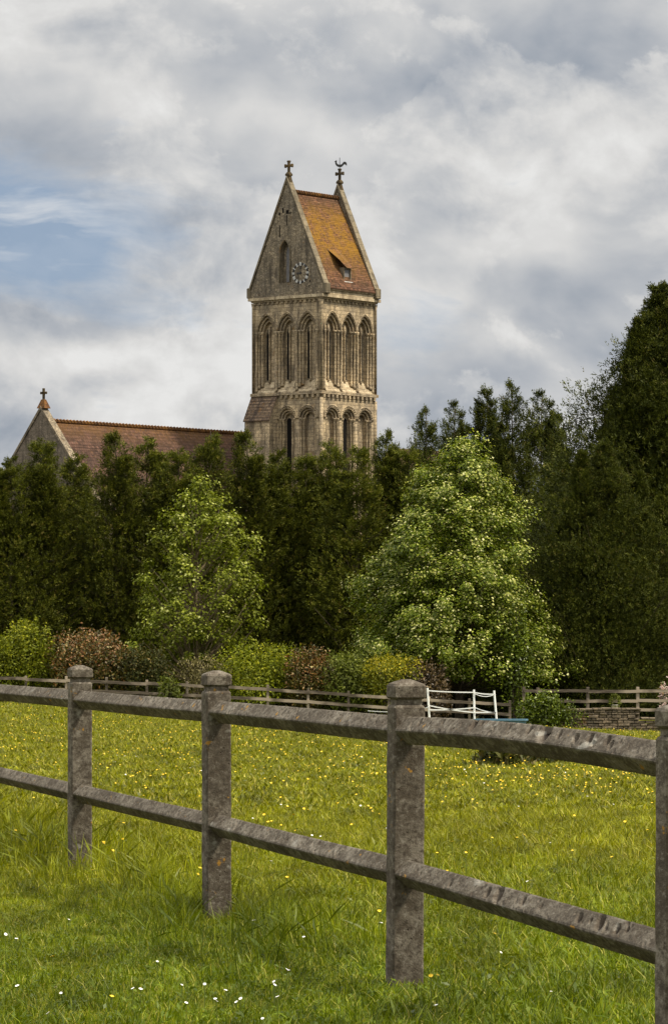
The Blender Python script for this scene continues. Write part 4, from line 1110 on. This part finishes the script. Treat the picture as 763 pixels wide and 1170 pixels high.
# ------------------------------------------------------------------ foliage builders
def conifer_mesh(h, rad, seed, nbr, sprays, leaflets, llen, lw, mat, base=0.06, power=0.8, leaders=1, taperbot=0.8, dens=0.62, skew=.5, lateral=.35, lift=.5):
    r = np.random.default_rng(seed)
    m = MB(); pts = [(0.05 * math.sin(k * 1.7 + seed), 0.05 * math.cos(k * 1.3), h * k / 10 - (.3 if k == 0 else 0)) for k in range(11)]
    m.tube(pts, [max(.02, (.013 * h) * (1 - k / 10.5)) for k in range(11)], 7)
    # several leaders give the broken skyline
    heads = [(0.0, 0.0, h)]
    for k in range(leaders - 1):
        a = r.uniform(0, 2 * np.pi); q = r.uniform(.18, .42) * rad; hh = h * r.uniform(.84, .97)
        heads.append((q * np.cos(a), q * np.sin(a), hh)); z0 = hh - r.uniform(.2, .3) * h
        m.tube([(0, 0, z0 - .1 * h), (q * np.cos(a) * .8, q * np.sin(a) * .8, z0), (q * np.cos(a), q * np.sin(a), hh)], [.05, .04, .012], 5)
    P, D, T = [], [], []
    for hi, (hx, hy, hh) in enumerate(heads):
        nb = nbr if hi == 0 else int(nbr * .13)
        t = 1 - r.uniform(0, 1, nb) ** (dens if hi == 0 else .7)
        zlo = base * h if hi == 0 else hh - .28 * h
        z = zlo + (hh - zlo) * t
        f = (hh - z) / h
        env = rad * np.minimum(np.power(np.maximum(f, 0.004), power) * 1.35, 1.0)
        env *= np.where(z < taperbot * .25 * h, 0.88, 1.0)
        if hi: env *= 0.5
        az = r.uniform(0, 2 * np.pi, nb)
        lump = 1 + (.24 if rad > 5 else .14) * np.sin(az * 3 + seed + z * .9) + .15 * np.sin(az * 5 - z * 1.7)
        ln = env * lump * r.uniform(.45 if rad > 5 else .55, 1.22 if rad > 5 else 1.15, nb) + .12
        for k in range(0, nb, max(1, nb // 110)):
            d = np.array([np.cos(az[k]), np.sin(az[k]), 0.0]); o_ = np.array([hx, hy, z[k] - .12 * ln[k]])
            m.tube([tuple(o_), tuple(o_ + d * ln[k] * .55 + np.array([0, 0, .12 * ln[k]])), tuple(o_ + d * ln[k] * .95 + np.array([0, 0, .42 * ln[k]]))], [.012 + .006 * ln[k], .01 + .004 * ln[k], .006], 4, False)
        ns = sprays
        s = np.power(r.uniform(.02, 1, (nb, ns)), skew)
        rise = .06 * s + lift * s ** 2.4
        jit = r.normal(0, 1, (nb, ns, 3)) * (.035 + .075 * ln[:, None, None])
        dirx = np.cos(az)[:, None]; diry = np.sin(az)[:, None]
        lat = r.normal(0, 1, (nb, ns)) * (.03 + lateral * ln[:, None] * s * (1.15 - s))
        px = hx + dirx * ln[:, None] * s + jit[..., 0] - diry * lat; py = hy + diry * ln[:, None] * s + jit[..., 1] + dirx * lat
        pz = z[:, None] + ln[:, None] * (rise - .12) + jit[..., 2] * .8
        dd = np.stack([np.broadcast_to(dirx, px.shape) * .6, np.broadcast_to(diry, px.shape) * .6, np.full(px.shape, .75)], -1) + r.normal(0, .38, px.shape + (3,))
        P.append(np.stack([px, py, pz], -1).reshape(-1, 3)); D.append(dd.reshape(-1, 3)); T.append(np.clip(r.normal(.45, .2, px.size) + .12 * (s.ravel() > .85), 0, 1))
    P = np.concatenate(P); D = nrm(np.concatenate(D)); T = np.concatenate(T)
    N = nrm(r.normal(0, 1, P.shape) + np.array([0, 0, 1.1])); S = nrm(np.cross(D, N)); U_ = np.cross(S, D)
    Q = []; TT = []
    for k in range(leaflets):
        f = (k + .3) / leaflets; sg = 1 if k % 2 else -1
        b = P + D * (llen * 1.9 * f)[..., None] if hasattr(llen, 'shape') else P + D * (llen * 1.7 * f)
        d = nrm(D + S * sg * (.75 - .45 * f) - np.array([0, 0, .18 * (1 - f)]) + r.normal(0, .12, P.shape))
        L_ = llen * (1.1 - .45 * f) * r.uniform(.75, 1.25, len(P))
        Q.append(leaf_quads(b + r.normal(0, llen * .25, P.shape), d, U_ * .7 + r.normal(0, .75, P.shape), L_, lw * r.uniform(.8, 1.2, len(P)), .1)); TT.append(np.clip(T + r.normal(0, .08, len(P)), 0, 1))
    return m, np_mesh('crown', np.concatenate(Q), 4, mat, np.concatenate(TT))

def mb_mesh(m, name, mat):
    o = m.build(name, mat); me = o.data; bpy.data.objects.remove(o); return me

def place_tree(name, label, cat, x, y, trunk_me, crown_me, scale=(1, 1, 1), rz=0.0, group=None):
    t = thing(name, label, cat, (x, y, gz(x, y) - .05), rz, group); t.scale = scale
    link('trunk', trunk_me, t); link('crown', crown_me, t)
    return t

# ---- conifers
HR = []   # hedge-row variants, unit height about 11 m
for k in range(4):
    m, cm = conifer_mesh(11.0, 2.15, 200 + k, 740, 18, 8, .11, .032, MAT['conifer'], .02, .8, (3, 2, 4, 3)[k])
    HR.append((mb_mesh(m, 'trunk', MAT['bark']), cm))
rowY = 172.0
row = [(-60, 512, 'outermost conifer beyond the left end of the churchyard row'),
       (-22, 522, 'conifer at the left end of the row, cut by the picture edge'),
       (14, 536, 'dark conifer below the left slope of the nave gable'),
       (48, 513, 'conifer with its top in front of the nave gable wall, under the gable cross'),
       (88, 527, 'low-topped conifer in front of the right foot of the nave gable'),
       (132, 507, 'tall conifer against the left part of the nave roof'),
       (168, 513, 'conifer against the middle of the nave roof, left of the airy tree top'),
       (203, 524, 'conifer rising just behind the left side of the airy tree'),
       (240, 504, 'tall conifer reaching up to the nave ridge, left of the tower'),
       (281, 506, 'conifer in front of the stair buttress of the tower'),
       (318, 528, 'low conifer in front of the left face of the tower'),
       (350, 530, 'conifer below the clock, left of the tower corner'),
       (377, 512, 'slim conifer straight below the near corner of the tower'),
       (408, 524, 'conifer in front of the sunlit right face of the tower'),
       (440, 506, 'conifer hiding the right foot of the tower'),
       (466, 522, 'conifer just left of the pale maple, before the low chancel roof')]
r_ = random.Random(3)
for i, (px, top, lab) in enumerate(row):
    Y = rowY + r_.uniform(-2.2, 2.2); x = WX(px, Y); g = gz(x, Y)
    h = WZ(top - 13, Y) - g; tm, cm = HR[i % 4]
    place_tree('conifer_tree', lab, 'conifer', x, Y, tm, cm, (1.05 + r_.uniform(-.1, .18), 1.1, h / 11.0), r_.uniform(0, 6.28), 'conifers in the churchyard row')
# right-hand group of thin-topped conifers
TH = []
for k in range(3):
    m, cm = conifer_mesh(14.0, 3.0, 240 + k, 820, 19, 8, .125, .036, MAT['dark_conifer'], .02, .82, (2, 3, 3)[k])
    TH.append((mb_mesh(m, 'trunk', MAT['bark']), cm))
grp = [(486, 472, 186, .8, 'thin see-through conifer top between the tower and the pale maple'),
       (519, 464, 184, .85, 'slender conifer right behind the top of the pale maple'),
       (556, 448, 185, .9, 'pointed conifer with sky gaps behind the right shoulder of the maple'),
       (585, 443, 183, .9, 'tallest spire of the conifers between the maple and the huge conifer'),
       (618, 452, 184, 1.0, 'bushy-topped conifer standing next to the huge conifer at its left'),
       (640, 520, 178, 1.1, 'shorter dark conifer tucked under the left flank of the huge conifer'),
       (575, 560, 176, 1.15, 'shadowed conifer filling the gap low behind the right side of the maple'),
       (505, 560, 178, 1.1, 'dark conifer hidden low behind the left half of the pale maple')]
for i, (px, top, Y, sw, lab) in enumerate(grp):
    x = WX(px, Y); h = WZ(top - 5, Y) - gz(x, Y); tm, cm = TH[i % 3]
    place_tree('conifer_tree', lab, 'conifer', x, Y, tm, cm, (sw, sw, h / 14.0), r_.uniform(0, 6.28), 'conifers behind the pale maple')
BG = []
for k in range(2):
    m, cm = conifer_mesh(18.0, 6.7, 260 + k, 3300, 40, 7, .14, .043, MAT['dark_conifer'], .02, 1.02, (4, 3)[k], dens=.53, skew=.5, lateral=.5, lift=.22)
    BG.append((mb_mesh(m, 'trunk', MAT['bark']), cm))
for px, top, Y, sw, k, lab in [(752, 326, 166, 1.0, 0, 'huge dark conifer towering at the right edge of the picture'),
                               (690, 505, 161, .62, 1, 'broad dark conifer in front of the huge one, above the stone wall'),
                               (640, 600, 163, .52, 0, 'low dark conifer right of the pale maple, behind the wall end'),
                               (815, 400, 168, .95, 1, 'large dark conifer beyond the right edge beside the huge one')]:
    x = WX(px, Y); h = WZ(top - 4, Y) - gz(x, Y); tm, cm = BG[k]
    place_tree('conifer_tree', lab, 'conifer', x, Y, tm, cm, (sw, sw, h / 18.0), 1.1 * k + .6, 'big conifers at the right')

# ---- broadleaf trees
def broadleaf(label, cat, name, px, top, bot, Y, outline, ncl, nlf, lsize, mat, bark, seed, clump=.45, tip=.3, droop=.1, inner=.5, limbs=60, trunk_r=.16):
    """outline: (photo row, left column, right column) of the crown"""
    r = np.random.default_rng(seed)
    x0 = WX(px, Y); g = gz(x0, Y)
    rows = np.array([o[0] for o in outline], float); lf = np.array([o[1] for o in outline], float); rt = np.array([o[2] for o in outline], float)
    zz = np.array([WZ(v, Y) for v in rows]) - g
    m = MB(); h = zz[0]
    m.tube([(0, 0, -.3), (.05, 0, h * .2), (-.04, .05, h * .45), (.04, 0, h * .7), (0, 0, h * .95)], [trunk_r * 1.3, trunk_r, trunk_r * .75, trunk_r * .45, .02], 8)
    # clump centres, evenly over the silhouette, mostly near the outside
    az = r.uniform(0, 2 * np.pi, ncl); wgt = np.interp(np.linspace(0, 1, 60), np.linspace(0, 1, len(rows)), (rt - lf) + 12)
    row_ = np.interp(r.uniform(0, 1, ncl), np.concatenate([[0], np.cumsum(wgt) / wgt.sum()]), np.linspace(rows[0], rows[-1], 61))
    cl = np.interp(row_, rows, (lf + rt) / 2); hw = np.interp(row_, rows, (rt - lf) / 2)
    rho = np.power(r.uniform(0, 1, ncl), inner) * .93
    hwm = np.maximum(hw * Y / F - clump * .2, .1) * (1 + .16 * np.sin(az * 3 + row_ * .045) + .1 * np.sin(az * 7 + row_ * .11))
    cx_ = (cl - px) * Y / F + np.cos(az) * rho * hwm + r.normal(0, .12, ncl); cy_ = np.sin(az) * rho * hwm
    cz_ = (np.array([WZ(v, Y) for v in row_]) - g)
    C = np.stack([cx_, cy_, cz_], 1)
    for k in r.permutation(ncl)[:limbs]:
        c = C[k]; dist = math.hypot(c[0], c[1]); z0 = max(h * .12, c[2] - dist * r.uniform(.7, 1.2) - .3)
        a = np.array([0, 0, z0]); mid_ = a * .45 + c * .55 + np.array([0, 0, -.08 * dist])
        m.tube([tuple(a), tuple(mid_), tuple(c)], [.018 + .011 * dist, .014 + .006 * dist, .007], 5, False)
    out = nrm(np.stack([cx_, cy_, np.full(ncl, .35)], 1)) * rho[:, None]
    n = ncl * nlf
    rd = rand_dir(n, r) * np.power(r.uniform(0, 1, n), .5)[:, None] * r.uniform(.75, 1.25, n)[:, None]
    csz = np.repeat(clump * r.uniform(.5, 1.7, ncl), nlf)[:, None]
    P = np.repeat(C, nlf, 0) + rd * csz * np.array([1.1, 1.1, .85])
    O = np.repeat(out, nlf, 0)
    facing = nrm(rd * .6 + O * .5 + np.array([0, 0, .75]) + r.normal(0, .35, (n, 3)))
    along = nrm(np.cross(facing, r.normal(0, 1, (n, 3)))) + np.array([0, 0, -droop]) + O * .3
    L_ = lsize * r.uniform(.65, 1.2, n)
    Q = leaf_quads(P, along, facing, L_, L_ * (.72 if lsize < .16 else .5), .1)
    tint = np.clip(r.beta(2, 2.6, n) * .75, 0, 1)
    newg = r.uniform(0, 1, n) < tip * np.clip((rd * (O + np.array([0, 0, .5]))).sum(1) + .35, 0, 1.3)
    tint = np.where(newg, r.uniform(.72, 1.0, n), tint)
    t = thing(name, label, cat, (x0, Y, g))
    link('trunk', mb_mesh(m, 'trunk', bark), t); link('crown', np_mesh('crown', Q, 4, mat, tint), t)
    return t
broadleaf('pale variegated maple with cream-edged leaves, the bright cone-shaped tree right of the tower', 'tree', 'maple_tree', 524, 503, 770, 158.0,
          [(503, 531, 541), (516, 508, 556), (535, 484, 572), (560, 462, 582), (585, 452, 592), (605, 436, 604), (625, 414, 606), (650, 412, 612), (675, 412, 618), (700, 402, 622), (725, 400, 636), (745, 388, 648), (762, 398, 652), (775, 470, 640)],
          640, 200, .125, MAT['maple'], MAT['bark'], 31, .46, .40, .1, .45, 70)
broadleaf('airy young ash tree with visible thin branches in front of the conifer row', 'tree', 'ash_tree', 224, 546, 760, 160.0,
          [(546, 220, 240), (560, 195, 262), (580, 178, 285), (605, 176, 296), (630, 160, 300), (655, 148, 306), (680, 155, 305), (705, 142, 296), (730, 136, 300), (755, 150, 285)],
          200, 100, .145, MAT['ash'], MAT['pale_bark'], 44, .42, .42, .35, .5, 220, .11)

def bush(name, label, px, top, halfw, Y, mat, n, lsize, seed, depth=1.0, flat=.8, tip=0.25, lobes=9, base_drop=.1, upright=.2, cat='bush'):
    r = np.random.default_rng(seed); x0 = WX(px, Y); g = gz(x0, Y); hw = halfw * 1.12 * Y / F; h = WZ(top, Y) - g
    t = thing(name, label, cat, (x0, Y, g), group={'shrub': 'shrubs along the far timber fence', 'ivy': 'ivy on the stone wall'}.get(name))
    # lobes
    lc = []; 
    for k in range(lobes):
        a = r.uniform(0, 2 * np.pi); q = np.sqrt(r.uniform(0, 1)) * .55
        zz = r.uniform(.3, .78); lc.append((np.cos(a) * q * hw * 1.25, np.sin(a) * q * hw * depth, zz * h, r.uniform(.3, .62)))
    lc.append((0, 0, h * .5, .75)); lc = np.array(lc)
    w = lc[:, 3] ** 2; k = r.choice(len(lc), n, p=w / w.sum())
    d = rand_dir(n, r); rad = np.power(r.uniform(0, 1, n), .28) * r.normal(1, .05, n)
    sc = np.stack([lc[k, 3] * hw, lc[k, 3] * hw * depth, np.minimum(h - lc[k, 2], lc[k, 2] + .1)], 1)
    P = lc[k, :3] + d * rad[:, None] * sc; P[:, 2] = np.maximum(P[:, 2], .03)
    nsh = max(6, int(halfw * .9)); sel = r.uniform(0, 1, n) < .13
    sh = r.integers(0, nsh, n); sx = r.uniform(-.85, .85, nsh); sy = r.uniform(-.7, .7, nsh); sl = r.uniform(.12, .34, nsh)
    f = r.uniform(0, 1, n); z_top = h * np.sqrt(np.clip(1 - (sx ** 2 + sy ** 2) * .75, .05, 1))
    Psh = np.stack([sx[sh] * hw * (1 + .1 * f), sy[sh] * hw * depth, z_top[sh] - .35 * h * (1 - f) + sl[sh] * f], 1) + r.normal(0, .045, (n, 3))
    P = np.where(sel[:, None], Psh, P)
    fac = nrm(d + np.array([0, 0, .5]) + r.normal(0, .4, (n, 3)))
    al = nrm(np.cross(fac, r.normal(0, 1, (n, 3))) + d * .5 + np.array([0, 0, upright]))
    L_ = lsize * r.uniform(.6, 1.25, n)
    tint = np.clip(r.beta(2, 2.4, n) * .72, 0, 1)
    ng = r.uniform(0, 1, n) < tip * np.clip(d[:, 2] + .5, 0, 1.4); tint = np.where(ng, r.uniform(.68, 1, n), tint)
    m = MB()
    for q in range(14):
        c = lc[r.integers(0, len(lc))]; a = r.uniform(0, 6.28)
        m.tube([(.1 * math.cos(a), .1 * math.sin(a), -.1), (c[0] * .6, c[1] * .6, c[2] * .6), (c[0] + r.normal(0, .2 * hw), c[1], c[2] + .3 * h * r.uniform(0, 1))], [.035, .022, .008], 5, False)
    link('stems', mb_mesh(m, 'stems', MAT['bark']), t)
    link('foliage', np_mesh('foliage', leaf_quads(P, al, fac, L_, L_ * .55, .12), 4, mat, tint), t)
    return t
BY = 153.5
bush('shrub', 'bright green shrub at the left end of the row, cut by the picture edge', 2, 727, 34, BY + .4, MAT['bright_bush'], 7000, .13, 1)
bush('shrub', 'rounded bright green shrub with a pointed top beside the red-tipped shrub', 34, 709, 30, BY + .8, MAT['bright_bush'], 7500, .13, 2)
bush('shrub', 'large red-tipped photinia shrub behind the leftmost near fence post', 101, 720, 44, BY + .3, MAT['photinia'], 9500, .13, 3, tip=.5)
bush('shrub', 'olive-brown shrub between the red-tipped shrub and the airy ash', 162, 741, 32, BY, MAT['olive_bush'], 6500, .13, 4)
bush('shrub', 'dry twiggy beige shrub at the foot of the airy ash', 236, 751, 28, BY, MAT['twig_bush'], 2600, .11, 5, upright=.9)
bush('shrub', 'dense rounded bright green shrub right of the second near fence post', 292, 734, 46, BY + .3, MAT['bright_bush'], 9000, .12, 6, tip=.2)
bush('shrub', 'brown-red shrub squeezed between two green shrubs', 349, 741, 27, BY - .1, MAT['photinia'], 6500, .12, 7, tip=.45)
bush('shrub', 'mid green leafy shrub left of the golden one', 392, 746, 34, BY, MAT['green_bush'], 6500, .14, 8)
bush('shrub', 'yellow-green golden shrub just left of the third near fence post', 441, 749, 34, BY - .2, MAT['yellow_bush'], 6500, .12, 9, tip=.45)
bush('shrub', 'purple-brown shrub behind the first white tape post', 487, 758, 28, BY + .1, MAT['purple_bush'], 5500, .14, 10, tip=.3)
bush('sapling', 'small leafy green sapling growing through the far timber fence', 194, 775, 14, 149.4, MAT['green_bush'], 900, .15, 12, lobes=4, cat='plant')
bush('ivy_column', 'ivy-covered stump hanging beside the dark hollow under the maple', 588, 690, 15, 155.5, MAT['ivy'], 5200, .13, 13, lobes=5, cat='ivy')
bush('ivy', 'bright ivy sprawling over the left end of the stone wall', 622, 796, 27, 149.1, MAT['ivy'], 4200, .13, 14, .35, lobes=7, cat='ivy')
bush('ivy', 'ivy tendrils creeping along the top of the stone wall', 655, 806, 16, 149.15, MAT['ivy'], 900, .10, 15, .4, lobes=5, cat='ivy')
bush('rose_bush', 'pale pink flowering bush behind the timber rails at the right edge', 757, 783, 5, 152.6, MAT['pink'], 500, .13, 16, tip=.8, cat='bush')
# weeds in the field
def weed(label, px, py, Y, w, h, n, seed):
    r = np.random.default_rng(seed); x0 = WX(px, Y); g = gz(x0, Y)
    k = n; b = np.stack([r.normal(0, w * .4, k), r.normal(0, w * .35, k), np.zeros(k)], 1)
    hh = h * r.uniform(.35, 1.1, k) * np.exp(-(b[:, 0] / w) ** 2); lean = np.stack([r.normal(0, .25, k), r.normal(0, .25, k), np.zeros(k)], 1) * hh[:, None]
    Q = blade_strip(b, lean, hh, r.uniform(.02, .045, k), r.uniform(0, 3.14, k))
    # leaves up the stems
    j = r.integers(0, k, n * 3); P = b[j] + np.stack([np.zeros(len(j)), np.zeros(len(j)), hh[j] * r.uniform(.2, .95, len(j))], 1) + lean[j] * .4
    Q2 = leaf_quads(P, rand_dir(len(j), r) + np.array([0, 0, .4]), rand_dir(len(j), r) + np.array([0, 0, .8]), r.uniform(.07, .16, len(j)), r.uniform(.03, .06, len(j)))
    o = link('weed_clump', np_mesh('weed_clump', np.concatenate([Q, Q2]), 4, MAT['weed'], np.concatenate([np.repeat(r.uniform(0, 1, k), 2), r.uniform(0, .9, len(j))])), None, (x0, Y, g))
    tag(o, label, 'weeds', 'weed clumps in the paddock')
weed('tall dark weed clump in the paddock seen just below the arched near rail', 574, 880, 55, .46, .5, 520, 21)
weed('paler thin weed clump right of the darker one below the arched near rail', 622, 880, 56, .5, .30, 260, 22)

# flower pot on the terrace
def flower_pot():
    Y = 151.3; x = WX(702, Y); g = gz(x, Y)
    t = thing('flower_pot', 'small white flower pot with a green plant behind the rail above the stone wall', 'flower pot', (x, Y, g))
    base = WZ(811, Y) - g; m = MB()
    m.lathe(0, 0, [(.10, base - .12), (.11, base), (.15, base + .16), (.17, base + .17), (.17, base + .21), (.15, base + .21), (.13, base + .12)], 14); m.build('pot', MAT['pot'], t, True)
    r = np.random.default_rng(5); n = 160; d = rand_dir(n, r); P = np.array([0, 0, base + .36]) + d * .17 * np.array([1, 1, 1.2])
    link('plant', np_mesh('plant', leaf_quads(P, d + np.array([0, 0, .4]), rand_dir(n, r), .13, .06), 4, MAT['green_bush'], r.uniform(0, 1, n)), t)
flower_pot()
